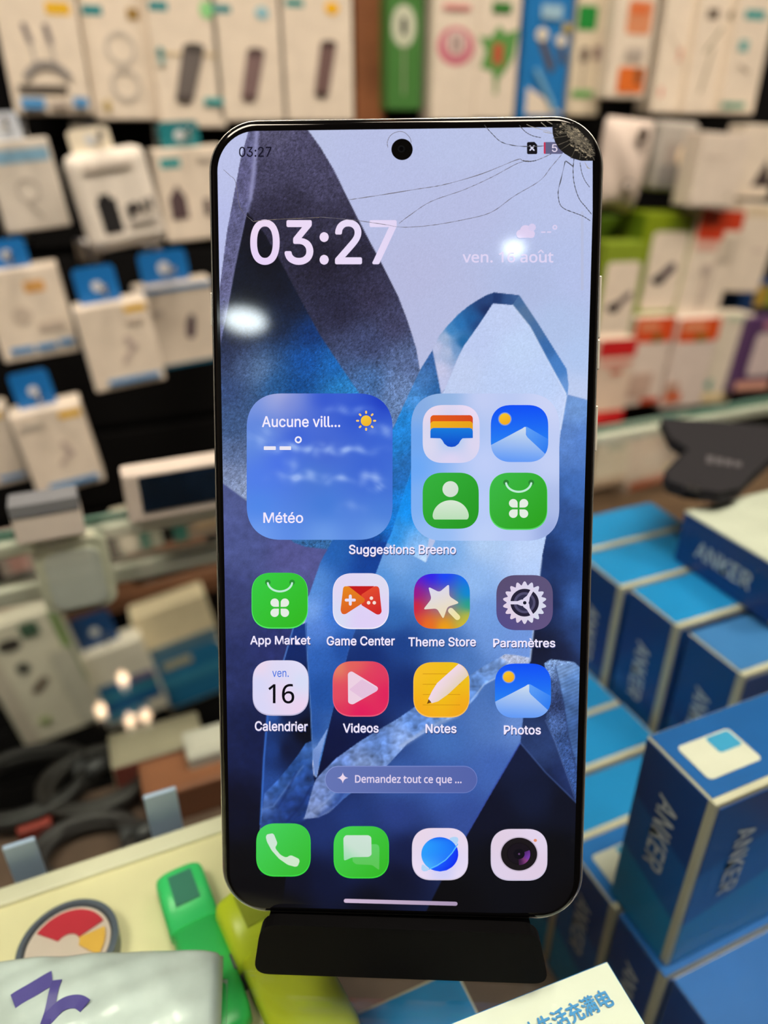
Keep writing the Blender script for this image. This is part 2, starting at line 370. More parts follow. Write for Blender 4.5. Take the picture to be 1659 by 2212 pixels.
pack(1628, -130, 246, 78, .79, 'cream cable box with teal mark and teal foot strip, far right', 'box', TOP, art=(('r', .2, .375, .75, .43, (70, 160, 160)), ('r', .2, .55, .45, .62, (100, 170, 170)), ('r', .02, .93, .7, .965, (60, 150, 130)), ('l', .3, .7, .6, .74, .04, (180, 170, 155))))
# second row, left
R2 = 'hanging packs on the second row'
pack(58, 302, 498, 148, .70, 'grey white hanging box with pale blue headline, at the left edge', 'box', R2, roll=5, col=(216, 210, 200), tab=(.5, .3, (196, 206, 220), -.1), art=(
    ('r', .05, .1, .95, .24, (130, 175, 205)), ('o', .5, .55, .16, .02, 0, 359, (190, 184, 176)), ('l', .45, .7, .6, .85, .03, (175, 168, 160))))
pack(253, 322, 538, 178, .66, 'white rounded hanging pack with black charger picture and dark lettering', 'pack', R2, roll=8, col=(240, 234, 224), bev=.008, d=.02, tab=(.5, .22, (236, 228, 208), -.1), art=(
    ('r', .24, .47, .48, .82, (40, 40, 42)), ('r', .28, .42, .42, .5, (40, 40, 42)), ('r', .58, .56, .64, .74, (60, 58, 58)), ('e', .68, .6, .07, .06, (70, 66, 66)), ('r', .77, .54, .82, .66, (70, 66, 66)), ('r', .86, .52, .92, .64, (80, 76, 74)), ('r', .2, .12, .8, .19, (214, 206, 196)), ('r', .58, .7, .95, .76, (200, 195, 188))))
pack(422, 318, 518, 152, .74, 'cream hanging box with teal tab and dark house shaped plug', 'box', R2, roll=3, tab=(.55, .27, (28, 118, 128), -.05), art=(
    ('r', .08, .1, .36, .2, (60, 160, 165)), ('p', ((.12, .52), (.25, .38), (.36, .52), (.36, .75), (.12, .75)), (92, 76, 80)), ('r', .6, .55, .7, .74, (92, 76, 80)), ('r', .6, .1, .9, .16, (205, 196, 184))))
# third and fourth rows, left: blue tabs
R3 = 'hanging packs with blue tabs'
pack(65, 580, 775, 175, .68, 'cream hanging pack with blue tab and orange seal, at the left edge', 'pack', R3, roll=4, side=(196, 206, 214), tab=(.52, .3, BLUE, -.08), art=(
    ('r', .52, .14, .78, .26, (222, 170, 100)), ('e', .4, .5, .12, .1, (206, 194, 180)), ('r', .56, .6, .9, .7, (205, 192, 178)), ('r', .12, .84, .42, .91, SKY), ('r', .46, .84, .72, .91, SKY), ('r', .76, .82, .95, .89, SKY)))
pack(262, 655, 838, 160, .64, 'cream hanging pack with blue tab and yellow seal, in front of the dark plug pack', 'pack', R3, roll=5, side=(190, 205, 216), tab=(.56, .4, BLUE, -.1), art=(
    ('r', .66, .05, .95, .12, YEL), ('l', .5, .68, .66, .52, .07, (200, 186, 178)), ('l', .6, .42, .68, .52, .08, (196, 182, 176)), ('r', .66, .2, .88, .25, (205, 192, 178)), BL_STRIP))
pack(392, 612, 790, 165, .72, 'cream hanging box with blue tab and small dark plug, beside the phone', 'box', R3, roll=4, side=(120, 150, 170), tab=(.62, .36, BLUE, -.05), art=(
    ('l', .63, .48, .6, .62, .12, (96, 80, 90)), ('l', .65, .42, .64, .48, .09, (84, 72, 82)), ('r', .08, .28, .3, .35, (200, 190, 178)), ('r', .02, .02, .98, .07, SKY), ('r', .1, .955, 1., .99, (20, 100, 130)),))
pack(-2, 885, 1050, 80, .66, 'cream hanging pack with blue strip cut off by the left edge', 'pack', R3, roll=5, tab=(.6, .4, BLUE, 0), art=(('r', .4, .03, .9, .12, YEL), BL_STRIP))
pack(127, 882, 1062, 158, .63, 'cream hanging pack with blue tab and yellow seal, lowest by the counter', 'pack', R3, roll=6, side=(190, 205, 216), tab=(.54, .4, BLUE, -.08), art=(
    ('r', .66, .06, .97, .14, YEL), ('l', .48, .66, .62, .56, .07, (200, 186, 178)), ('l', .6, .42, .66, .55, .08, (196, 182, 176)), ('r', .1, .12, .4, .17, (205, 200, 190)), BL_STRIP))
# right side rows
RR = 'packs on the right of the wall'
pack(1362, 255, 455, 105, .74, 'white plastic bag with two black oval marks and a drooping corner', 'bag', RR, pouch=True, d=.03, roll=-4, col=(228, 214, 204), hook=False, name='plastic_bag', art=(
    ('e', .62, .17, .11, .09, (90, 80, 72)), ('e', .52, .72, .13, .07, (100, 92, 84)), ('e', .53, .71, .08, .04, (225, 214, 204))))
pack(1460, 262, 412, 84, .77, 'grey clear blister pack with painted glint beside the white bag', 'pack', RR, roll=-3, col=(186, 182, 176), bev=.006, rough=.15, art=(('r', .1, .62, .9, .95, (150, 148, 148)), ('r', .2, .3, .75, .6, (165, 156, 150)), ('e', .68, .48, .16, .16, (246, 226, 196))))  # last pale ellipse is the plastic's bright glint, painted as colour
pack(1555, 288, 446, 100, .72, 'plain cream wide box in the middle of the second row, right side', 'box', RR, roll=-3, col=(230, 219, 206), art=(('r', .75, .8, .85, .88, (200, 190, 172)), ('r', .1, .3, .6, .34, (214, 202, 190))))
pack(1638, 270, 425, 80, .76, 'cream box with black triangle mark at the right edge', 'box', RR, roll=-2, art=(('p', ((.45, .85), (.75, .45), (1., .85)), (70, 60, 60)),))
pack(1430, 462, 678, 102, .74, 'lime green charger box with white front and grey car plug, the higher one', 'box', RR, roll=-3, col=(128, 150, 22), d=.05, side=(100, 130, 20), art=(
    ('r', .2, .17, .96, .95, CREAM), ('l', .5, .63, .72, .52, .17, (84, 72, 82)), ('e', .48, .64, .14, .05, (56, 50, 56)), ('r', .5, .05, .9, .1, (120, 150, 30))))
pack(1336, 525, 742, 84, .72, 'lime green charger box with white front, lower beside the phone', 'box', RR, roll=-2, col=(134, 158, 44), art=(
    ('r', .1, .18, .95, .97, CREAM), ('l', .42, .63, .78, .5, .14, (96, 84, 90)), ('e', .42, .62, .17, .05, (60, 54, 58))))
pack(1328, 470, 560, 60, .80, 'dark green small box behind the lime boxes', 'box', RR, col=(96, 130, 26), art=(('r', .2, .3, .8, .5, (70, 100, 20)),))
pack(1534, 455, 690, 92, .735, 'cream box with bright red top band, right of the lime box', 'box', RR, roll=-5, art=(('r', .0, .0, 1, .17, (205, 66, 36)), ('r', .0, .0, .62, .26, (205, 66, 36)), ('r', .05, .27, .55, .35, (226, 180, 165)), ('r', .62, .22, .95, .45, (206, 196, 180)), ('r', .3, .48, .5, .56, (190, 178, 170)), ('l', .4, .5, .45, .9, .03, (190, 176, 168)), ('l', .6, .4, .5, .8, .03, (196, 184, 176))))
pack(1626, 440, 628, 84, .745, 'tall plain cream box right of the red topped box', 'box', RR, roll=-6, art=(('r', .1, .05, .95, .15, (222, 206, 176)), ('r', .5, .5, .8, .54, (214, 200, 190))))
pack(1638, 612, 668, 76, .78, 'small blue and yellow box tucked under the plain cream one', 'box', RR, col=(26, 70, 130), art=(('r', .4, .1, .75, .9, (190, 160, 60)), ('r', .78, .1, .98, .95, (130, 160, 40))))
R4 = 'packs on the lowest row by the counter'
pack(1322, 735, 912, 78, .66, 'red and cream pack with red top and red base, touching the phone edge', 'pack', R4, roll=-3, col=(226, 206, 188), art=(('r', 0, 0, 1, .2, RED), ('r', 0, .84, 1, 1, RED), ('r', .1, .25, .9, .3, (226, 150, 140)), ('r', .4, .35, .7, .4, (210, 130, 110))))
pack(1400, 688, 872, 82, .72, 'white pack with orange header, left one of the orange pair', 'pack', R4, roll=-3, col=(224, 212, 202), art=(('r', 0, 0, 1, .27, (222, 84, 40)), ('r', .1, .05, .6, .14, (230, 150, 110)), ('r', .5, .18, .7, .27, (120, 110, 40)), ('r', .1, .62, .7, .9, (196, 172, 158)), ('r', .5, .92, .98, .98, (200, 70, 40))))
pack(1494, 690, 875, 84, .72, 'white pack with orange header, right one of the orange pair', 'pack', R4, roll=-3, col=(224, 212, 204), art=(('r', 0, 0, 1, .25, (222, 88, 34)), ('r', .1, .05, .65, .13, (232, 160, 120)), ('r', .45, .17, .7, .25, (140, 120, 40)), ('r', 0, .7, .3, .8, (190, 150, 130)), ('r', .0, .82, .4, .92, (210, 100, 50))))
pack(1566, 680, 868, 72, .73, 'white tapered pack with teal corner beside the orange pair', 'pack', R4, roll=-6, col=(230, 222, 204), art=(('p', ((.05, .78), (.3, .7), (.35, .85)), (90, 165, 150)), ('r', .1, .88, .9, .96, (232, 214, 160)), ('r', .2, .02, .7, .08, (200, 214, 190))))
pack(1640, 690, 842, 82, .72, 'purple box with white front at the right edge', 'box', R4, roll=-5, col=(86, 58, 104), art=(('r', .3, .2, 1, .78, (214, 200, 200)), ('r', .4, .05, 1, .14, (200, 140, 160)), ('r', .1, .85, 1, .97, (226, 170, 150))))

# goods hanging low behind the counter, seen through the glass
RL = 'packs hanging low behind the counter'
pack(85, 1330, 1600, 205, .70, 'white green edged pack with three dark pictures, low behind counter glass', 'pack', RL, roll=8, col=(236, 232, 212), side=(120, 150, 90), art=(('r', .9, .0, 1, .62, (130, 160, 96)), 
    ('e', .38, .16, .13, .05, (66, 62, 58)), ('e', .40, .36, .08, .05, (90, 92, 86)), ('l', .42, .56, .55, .5, .1, (110, 92, 80)), ('r', .02, .02, .2, .98, (214, 206, 190)), ('r', .55, .03, .75, .14, (80, 110, 90)), ('r', .72, .3, .98, .96, (214, 212, 196)), ('e', .35, .82, .07, .03, (170, 190, 120))))
pack(268, 1395, 1560, 150, .72, 'white and blue pack with dark blue tab, low behind counter glass', 'pack', RL, roll=9, col=(240, 234, 218), side=(50, 70, 90), tab=(.6, .4, (26, 74, 132), -.1), art=(
    ('r', .02, .42, .98, .55, (30, 110, 160)), ('r', .02, .55, .98, .66, (60, 140, 170)), ('r', .02, .66, .98, .80, (24, 100, 160)), ('r', .05, .8, .7, .92, (70, 150, 185)), ('r', .6, .42, .98, .5, (126, 110, 150))))
pack(402, 1300, 1520, 165, .74, 'white and blue pack with clear window, low behind glass beside phone', 'pack', RL, roll=9, col=(242, 226, 190), side=(60, 76, 92), art=(
    ('r', .02, .34, .98, .46, (90, 126, 150)), ('r', .02, .46, .98, .98, (36, 116, 164)), ('r', .15, .5, .55, .58, (180, 176, 150)), ('r', .02, .66, .98, .76, (60, 140, 178))))
pack(372, 1205, 1245, 180, .60, 'dark brown cardboard box lying low behind the counter rail', 'box', RL, col=(110, 76, 56), roll=6)
pack(1322, 948, 1050, 72, .62, 'cream pack lying low behind the counter, right of the phone', 'pack', RL, col=(222, 208, 184), art=(('r', .3, .1, .8, .25, (170, 180, 160)), ('r', 0, .8, 1, .96, (206, 170, 140))))
pack(1410, 938, 1048, 110, .66, 'pinkish white pack with orange foot, low behind the pouch', 'pack', RL, roll=6, col=(226, 202, 184), art=(('r', .1, .82, .9, .98, (206, 110, 76)), ('r', .3, .3, .8, .6, (232, 212, 196)), ('r', .75, .7, .95, .85, (220, 196, 110))))
pack(300, 1120, 1195, 100, .55, 'pale grey and teal box seen between the counter rails', 'box', RL, col=(170, 168, 150), roll=4, art=(('r', .5, .05, .72, .95, (60, 120, 104)), ('e', .25, .6, .2, .3, (226, 216, 196))))
pack(425, 1085, 1165, 110, .55, 'brown and teal box between the counter rails beside the phone', 'box', RL, col=(150, 130, 112), roll=4, art=(('r', .0, .05, .28, .95, (50, 110, 98)), ('r', .45, .45, .95, .7, (196, 166, 130))))
pack(35, 1175, 1260, 80, .55, 'pinkish grey box between the counter rails at the left edge', 'box', RL, col=(176, 160, 150), roll=4, art=(('r', .3, .3, .9, .7, (196, 150, 140)), ('r', .0, .75, .9, .98, (90, 90, 84))))
zs = ony(230, 1275, .84).z
sh = empty('wall_shelf', (-.2, .86, zs), 'thin brown wooden shelf board low on the wall at the left', 'shelf')
box('board', -.9, .45, -.045, 0, -.02, 0, mat((126, 84, 58), .5, name='brown_wood', noise=.2, scale=25), sh, .001)
box('bracket', -.3, -.28, -.04, 0, -.06, -.02, M_CHROME, sh)
box('bracket', .3, .32, -.04, 0, -.06, -.02, M_CHROME, sh)
sh = empty('wall_shelf', (.95, .86, -.37), 'deep brown wooden shelf board low on the wall at the right', 'shelf')
box('board', -.5, .6, -.22, 0, -.02, 0, mat((136, 108, 84), .5, name='light_brown_wood', noise=.2, scale=25), sh, .001)
box('bracket', -.4, -.38, -.2, 0, -.08, -.02, M_CHROME, sh)
box('bracket', .4, .42, -.2, 0, -.08, -.02, M_CHROME, sh)
# unseen warm bulbs added above the goods so the counter glass mirrors them as glints
GLINT_BULB_M = emit('added_bulb_light', (1.0, .66, .42), 34.0)
for (px, py), w in zip(((264, 1460), (216, 1528), (280, 1550), (313, 1540)), ('first', 'second', 'third', 'fourth')):
    p = ony(px, py, .78)
    e = empty('added_glint_bulb', (p.x, .78, -p.z), 'unseen warm bulb added above the goods to make a glint, %s from the highest' % w, 'light', 'added bulbs that make the glints')
    tube('arm', [(0, .08, .02), (0, .03, .02), (0, .006, .009)], .0025, M_CHROME, e)
    lathe('holder', [(.003, .016), (.008, .012), (.008, .004), (.0062, .004)], M_CHROME, e)
    lathe('bulb', [(.0055, .004), (.0058, .0), (.0045, -.0035), (.002, -.005), (.0003, -.0054)], GLINT_BULB_M, e, 20)
# ------------------------------------------------------------------ things on the counter
def tablet_box():
    a = onz(272, 1094, 0); a.y = .305
    e = empty('tablet_box', (a.x + .04, .300, 0), 'white box with dark screen window standing at the counter back edge', 'box')
    box('carton', -.04, .06, 0, .012, 0, .0245, mat((206, 196, 186), .5, name='white_card'), e, .0015)
    box('screen_window', -.0335, .06 - .004, -.0004, .0, .0055, .0225, mat((16, 30, 48), .15, name='dark_print', noise=.5, scale=40), e)
tablet_box()
a = onz(112, 1140, 0)
e = empty('small_white_box', (a.x, .3, 0), 'small white box with grey top at the counter back edge, far left', 'box')
box('carton', -.0135, .0135, 0, .012, 0, .0125, mat((222, 214, 204), .5, name='white_card'), e, .001)
box('grey_band', -.0135, .0135, -.0003, .0122, .0125, .019, mat((120, 124, 130), .5, name='grey_print'), e, .0006)
# white rounded plastic case under the back edge of the glass
a = ony(160, 1225, YB - .012)
e = empty('plastic_case', (a.x, YB - .012, -.0405), 'white rounded plastic case hanging under the counter back edge', 'case')
bm = bmesh.new(); pts = rrect(-.0155, 0, .0155, .037, .007)
link('shell', bm_mesh(bm, 'shell'), e) if False else None
prism('shell', [(x, 0, z) for x, z in pts], (0, .007, 0), mat((236, 232, 210), .35, name='cream_plastic'), e, .0008)
prism('lid', [(x, -.0012, z) for x, z in rrect(-.0115, .003, .0115, .032, .005)], (0, .0012, 0), mat((216, 216, 210), .3, name='white_plastic'), e, .0004)
bm.free() if bm.is_valid else None
# black pouch on the glass, far right
pp = [onz(*p, .0) for p in [(1425, 922), (1445, 968), (1482, 992), (1452, 1018), (1430, 1042), (1440, 1062), (1480, 1078), (1550, 1087), (1590, 1074), (1615, 1050), (1659, 1010), (1690, 985), (1700, 944), (1560, 930)]]
e = empty('felt_pouch', pp[5], 'black fabric pouch with faint grey lettering lying on the counter glass', 'pouch')
prism('body', [p - pp[5] + Vector((0, 0, .0003)) for p in pp], (0, 0, .005), mat((38, 38, 42), .95, name='black_felt', bump=.3, scale=900, spec=.2), e, .0015)
b0, b1, b2 = onz(1524, 1010, .0054), onz(1606, 1020, .0054), onz(1528, 978, .0054)
lettering('printed_lettering', 'TheraX', lambda u, v: (b0 + (b1 - b0) * u + (b2 - b0) * v) - pp[5] + Vector((0, 0, .0002)), mat((120, 118, 120), .8, name='grey_print'), e) if False else None
for k in range(4):
    u0, u1 = k * .25, k * .25 + .19
    q = [b0 + (b1 - b0) * u + (b2 - b0) * v - pp[5] for u, v in ((u0, .3), (u1, .3), (u1, .8 - .06 * k), (u0, .8 - .06 * k))]
    prism('printed_mark', q, (0, 0, .0002), mat((78, 77, 82), .8, name='grey_print'), e)
bq = onz(1495, 1058, .0054) - pp[5]
prism('stud', [bq + Vector((.0035 * math.cos(t), .0035 * math.sin(t), 0)) for t in [i * math.pi / 8 for i in range(16)]], (0, 0, .001), mat((30, 30, 32), .4, name='black_stud'), e)

# ------------------------------------------------------------------ blue charger boxes inside the counter
def banded(name, c_top, c_mid, c_low, z0, z1):
    """printed board: three blues meeting along slanted lines"""
    m = bpy.data.materials.new(name); m.use_nodes = True; nt = m.node_tree; b = nt.nodes['Principled BSDF']
    b.inputs['Roughness'].default_value = .35
    tc = nt.nodes.new('ShaderNodeTexCoord'); sx = nt.nodes.new('ShaderNodeSeparateXYZ'); nt.links.new(tc.outputs['Object'], sx.inputs[0])
    a1 = nt.nodes.new('ShaderNodeMath'); a1.operation = 'MULTIPLY_ADD'; a1.inputs[1].default_value = -.3
    nt.links.new(sx.outputs['X'], a1.inputs[0]); nt.links.new(sx.outputs['Z'], a1.inputs[2])
    a2 = nt.nodes.new('ShaderNodeMath'); a2.operation = 'MULTIPLY_ADD'; a2.inputs[1].default_value = -.3
    nt.links.new(sx.outputs['Y'], a2.inputs[0]); nt.links.new(a1.outputs[0], a2.inputs[2])
    mr = nt.nodes.new('ShaderNodeMapRange'); mr.inputs['From Min'].default_value = z0; mr.inputs['From Max'].default_value = z1
    nt.links.new(a2.outputs[0], mr.inputs['Value'])
    r = nt.nodes.new('ShaderNodeValToRGB'); el = r.color_ramp.elements
    el[0].position = 0; el[0].color = (*lin(c_low), 1); el[1].position = 1; el[1].color = (*lin(c_top), 1)
    for p, c in ((.26, c_low), (.28, c_mid), (.56, c_mid), (.6, c_top)):
        x = el.new(p); x.color = (*lin(c), 1)
    nt.links.new(mr.outputs[0], r.inputs[0]); nt.links.new(r.outputs[0], b.inputs['Base Color'])
    return m
M_EDGE = mat((214, 205, 180), .5, name='cream_card')
M_TOPB = mat((36, 150, 222), .35, name='light_blue_print', noise=.1, scale=20)
M_WHITE = mat((228, 230, 234), .5, name='white_print')
AG = 'blue charger boxes in the counter'
def abox(x, y, w, d, zt, h, label, side_text=True, front_text=True, top=None, sticker=False, st=(.42, .82), k=.0022, plain=False):
    """x, y: left front corner; d: depth along Y"""
    e = empty('charger_box', (x, y, zt - h), label, 'box', AG)
    box('carton', 0, w, 0, d, 0, h, M_EDGE, e, .0006)
    M_B = banded('blue_print', (14, 74, 152), (22, 104, 186), (18, 146, 208), 0, h)
    box('side_print', -.0003, 0, .0008 + k, d - .0006, .001, h - .0006, M_B, e)
    box('front_print', .0006 + k * .6, w - .001, -.0003, 0, .001, h - .0006 - k, M_B, e)
    box('top_print', .0006 if not plain else -.0002, w - .001, .0006 + k * .8 if not plain else 0, d - .0006, h, h + .0003, top or M_TOPB, e)
    v0, v1 = st
    if side_text:                                                    # reads upward, the letters' feet towards the near side
        lettering('printed_lettering', 'ANKER', lambda u, v: (-.0005, d * (.64 - .27 * v), h * (v1 - (v1 - v0) * u)), M_WHITE, e)
    if front_text:
        lettering('printed_lettering', 'ANKER', lambda u, v: (w * .17 + .0078 * v, -.0005, h * (v1 - .03 - (v1 - v0) * u)), M_WHITE, e)
    if sticker:
        s = rrect(w * .06, d * .25, w * .06 + .0205, d * .25 + .0135, .0015, 3)
        prism('sticker', [(a, b, h + .0004) for a, b in s], (0, 0, .0002), mat((226, 222, 206), .5, name='sticker_paper'), e)
        prism('sticker_corner', [(a, b, h + .0007) for a, b in rrect(w * .06 + .0105, d * .25 + .0065, w * .06 + .0195, d * .25 + .0128, .001, 3)], (0, 0, .0001), mat((60, 160, 210), .5, name='sticker_print'), e)
    return e
ZL = -.0875
M_MIDB = mat((34, 98, 172), .35, name='mid_blue_print')
abox(.139, .091, .075, .0282, -.010, .077, 'blue charger box with white sticker on its top, nearest the glass at right', sticker=True, k=.0018, top=M_MIDB)
abox(.137, .0885, .08, .0235, ZL, ZF * -1 + ZL, 'blue charger box directly under the stickered one, on the counter floor', plain=True, top=M_MIDB)
abox(.137, .1135, .08, .0275, ZL, -ZF + ZL, 'blue charger box on the floor, second behind the one under the stickered box', sticker=True, top=mat((44, 122, 204), .35, name='mid_light_blue_print'))
abox(.138, .1425, .07, .0255, ZL - .002, -ZF + ZL - .002, 'bright topped blue charger box, third from the front in the lower row')
abox(.139, .1695, .069, .0265, ZL - .001, -ZF + ZL - .001, 'bright topped blue charger box, fourth from the front in the lower row')
abox(.139, .1975, .069, .027, ZL - .002, -ZF + ZL - .002, 'blue charger box at the far end of the lower row')
abox(.1395, .0605, .08, .0272, ZL - .001, -ZF + ZL - .001, 'blue charger box at the very front of the lower row', front_text=False, plain=True, top=M_MIDB)
abox(.139, .0325, .08, .026, ZL - .004, -ZF + ZL - .004, 'blue charger box just in front of the lower row, at the frame bottom', front_text=False, plain=True, top=M_MIDB)
HF = -ZF - .033
abox(.2105, .2465, .072, .03, -.033, HF, 'tall blue charger box with light top, farthest of the back row', st=(.62, .85))
abox(.2105, .213, .07, .0315, -.033, HF, 'tall blue charger box with light top, second from the far end', st=(.60, .84))
abox(.2135, .180, .07, .031, -.033, HF, 'tall blue charger box in front of the white lidded box', st=(.60, .84))
abox(.2180, .148, .062, .030, -.036, HF - .003, 'tall blue charger box below the white lidded box, nearest of the back row', st=(.62, .84), top=mat((70, 130, 196), .3, name='mid_blue_print'))
e = empty('charger_box', (.2500, .165, -.0326), 'flat blue charger box with a plain white lid lying on the back row', 'box', AG)
box('carton', 0, .085, 0, .058, 0, .0275, mat((232, 230, 214), .4, name='white_card'), e, .0006)
box('side_print', -.0003, 0, .0006, .0574, .0006, .0265, mat((16, 66, 140), .35, name='dark_blue_print'), e)
box('front_print', .0006, .0844, -.0003, 0, .0006, .0265, mat((70, 130, 200), .35, name='mid_blue_print'), e)
lettering('printed_lettering', 'ANKER', lambda u, v: (-.0005, .046 - .032 * u, .009 + .0085 * v), M_WHITE, e)
prism('printed_mark', [(a, b, .0276) for a, b in circle(.06, .045, .006, 20, .004)], (0, 0, .0003), mat((120, 176, 214), .5, name='blue_print'), e)
# white box with the slogan, just under the glass in front
a, b_, c_ = onz(1312, 2074, -.006), onz(1100, 2158, -.006), onz(1440, 2260, -.006)
ux = (a - b_).normalized(); uy = Vector((-ux.y, ux.x, 0))
e = empty('power_bank_box', (a.x, a.y, ZF), 'white box with blue Chinese slogan and blue edges, at the frame bottom', 'box')
e.rotation_euler = (0, 0, math.atan2(ux.y, ux.x))
HB = -.006 - ZF
box('carton', -.062, 0, -.05, 0, 0, HB, mat((34, 136, 206), .35, name='blue_card'), e, .0006)
box('lid_print', -.0614, -.0005, -.0494, -.0005, HB - .0002, HB + .0003, mat((226, 228, 216), .4, name='white_print'), e)
W2L = e.matrix_world if False else (Matrix.Translation(Vector((a.x, a.y, ZF))) @ Matrix.Rotation(math.atan2(ux.y, ux.x), 4, 'Z'))
inv = W2L.inverted()
t0, t1, t2 = onz(1141, 2258, -.0055), onz(1330, 2172, -.0055), onz(1120, 2216, -.0055)
lettering('printed_lettering', '让生活充满电', lambda u, v: inv @ (t0 + (t1 - t0) * u + (t2 - t0) * v) + Vector((0, 0, .0001)), mat((66, 146, 212), .5, name='blue_print'), e, bold=.01)
# cyan box beside it
a = onz(850, 2150, -.05)
e = empty('charger_box', (a.x, a.y - .045, ZF), 'bright blue box top showing just below the black stand', 'box', AG)
box('carton', -.012, .019, -.012, .045, 0, -ZF - .05, M_EDGE, e, .0006)
box('top_print', -.0112, .0182, -.011, .044, -ZF - .0502, -ZF - .0496, M_TOPB, e)

# ------------------------------------------------------------------ things on the inner shelf
def pen(p0, p1, r, col, label, capcol, mark=None):
    a, b = onz(*p0, ZS + r), onz(*p1, ZS + r); d = b - a; L = d.length; d.normalize(); s = Vector((-d.y, d.x, 0))
    e = empty('highlighter_pen', a - Vector((0, 0, r)), label, 'pen', 'highlighter pens on the yellow shelf')
    def ring(t, k):                                                  # flattened body section
        return [(d * (t * L) + s * (math.copysign(abs(math.cos(q)) ** .6, math.cos(q)) * r * 1.45 * k) + Vector((0, 0, r + math.copysign(abs(math.sin(q)) ** .6, math.sin(q)) * r * .8 * k))) for q in [2 * math.pi * i / 24 for i in range(24)]]
    def loft(name, secs, m):
        bm = bmesh.new(); R = [[bm.verts.new(p) for p in ring(t, k)] for t, k in secs]
        for A, B in zip(R, R[1:]):
            for i in range(24): bm.faces.new((A[i], A[(i + 1) % 24], B[(i + 1) % 24], B[i]))
        bm.faces.new(R[0]); bm.faces.new(R[-1]); return link(name, bm_mesh(bm, name, True), e, m)
    loft('cap', [(0, .62), (.006, .82), (.02, .95), (.05, 1), (.38, 1.0)], mat(capcol, .35, name='pen_plastic'))
    loft('barrel', [(.38, .93), (.9, .93), (.97, .85), (1.0, .5)], mat(col, .35, name='pen_plastic'))
    if mark:
        q = [d * (L * t) + s * (r * w) + Vector((0, 0, r * 1.83)) for t, w in ((.06, -.7), (.06, .7), (.26, .7), (.26, -.7))]
        prism('printed_mark', q, (0, 0, .0003), mat(mark, .5, name='pen_print'), e)
    return e
pen((385, 1888), (500, 2240), .0047, (64, 210, 110), 'bright green highlighter pen lying on the yellow shelf', (64, 214, 120), (60, 130, 110))
pen((537, 1930), (720, 2300), .0072, (206, 216, 50), 'lime yellow highlighter pen partly behind the black stand', (214, 228, 50), (160, 170, 44))
# tape roll with a red and yellow core label
a = onz(146, 2040, ZS + .006)
e = empty('tape_roll', (a.x, a.y, ZS), 'grey rimmed tape roll with red and yellow label on the shelf', 'tape')
lathe('rim', [(.0125, 0), (.0128, .006), (.0113, .0065), (.0108, .004), (.0108, 0)], mat((92, 100, 116), .4, name='grey_plastic'), e)
lathe('core', [(.0107, .0002), (.0107, .0055), (.002, .0056)], mat((214, 196, 186), .4, name='pale_core'), e)
prism('label_print', [(.0098 * math.cos(t), .0098 * math.sin(t), .0058) for t in [math.radians(x) for x in range(20, 141, 8)]] + [(.003 * math.cos(t), .003 * math.sin(t), .0058) for t in [math.radians(x) for x in range(140, 19, -20)]], (0, 0, .0002), mat((196, 50, 66), .4, name='red_print'), e)
prism('label_print', [(.0095 * math.cos(t), .0095 * math.sin(t), .0060) for t in [math.radians(x) for x in range(-40, 15, 8)]] + [(.003 * math.cos(t), .003 * math.sin(t), .0060) for t in [math.radians(x) for x in range(14, -41, -20)]], (0, 0, .0002), mat((230, 180, 80), .4, name='yellow_print'), e)
# frosted plastic bag with a purple handwritten mark
c0, cx_, cy_ = onz(-40, 2042, -.012), onz(474, 2016, -.012), onz(-40, 2330, -.012)
c3 = onz(462, 2330, -.012)
def bagp(u, v):
    p = c0 * (1 - u) * (1 - v) + cx_ * u * (1 - v) + cy_ * (1 - u) * v + c3 * u * v
    q = min(1, (16 * u * (1 - u) * v * (1 - v)) ** .22)
    p.z = -.021 + .008 * q + .0007 * math.sin(23 * u + 9 * v) * math.sin(17 * v - 5 * u) * q
    return p
e = empty('plastic_bag', (c0.x, c0.y, ZS), 'frosted white plastic bag with purple handwritten mark, bottom left', 'bag')
o_ = Vector((c0.x, c0.y, ZS)); bm = bmesh.new(); n = 44; G = []
for s in (0, 1):
    for i in range(n + 1):
        for j in range(n + 1):
            p = bagp(i / n, j / n)
            if s: p.z = max(ZS + .0003, -.052 - p.z)
            G.append(bm.verts.new(p - o_))
for s in (0, 1):
    for i in range(n):
        for j in range(n):
            k = s * (n + 1) ** 2 + i * (n + 1) + j
            bm.faces.new((G[k], G[k + n + 1], G[k + n + 2], G[k + 1]))
bmesh.ops.remove_doubles(bm, verts=bm.verts, dist=2e-5)
link('film', bm_mesh(bm, 'film', True), e, mat((198, 208, 208), .25, name='frosted_film', noise=.14, scale=90, bump=.4))
def stroke(pts, w):
    P = []
    for x, y in catmull(pts, 10):
        u = (x + 40) / 514; v = (y - 2030) / 300
        P.append(bagp(min(.98, max(.02, u)), min(.98, max(.02, v))) + Vector((0, 0, .0004)) - o_)
    bm = bmesh.new(); pr = None
    for i, p in enumerate(P):
        d = (P[min(i + 1, len(P) - 1)] - P[max(i - 1, 0)]); s = Vector((-d.y, d.x, 0)).normalized() * w
        cur = [bm.verts.new(p + s), bm.verts.new(p - s), bm.verts.new(p + s + Vector((0, 0, .0002))), bm.verts.new(p - s + Vector((0, 0, .0002)))]
        if pr:
            for a, b in ((0, 1), (1, 3), (3, 2), (2, 0)): bm.faces.new((pr[a], pr[b], cur[b], cur[a]))
        pr = cur
    link('ink_stroke', bm_mesh(bm, 'ink_stroke'), e, mat((84, 74, 150), .5, name='purple_ink'))
stroke([(24, 2160), (70, 2130), (110, 2112)], .0018)
stroke([(122, 2118), (112, 2160), (98, 2205), (92, 2240)], .0010)
stroke([(98, 2205), (130, 2178), (165, 2170), (185, 2182)], .0014)
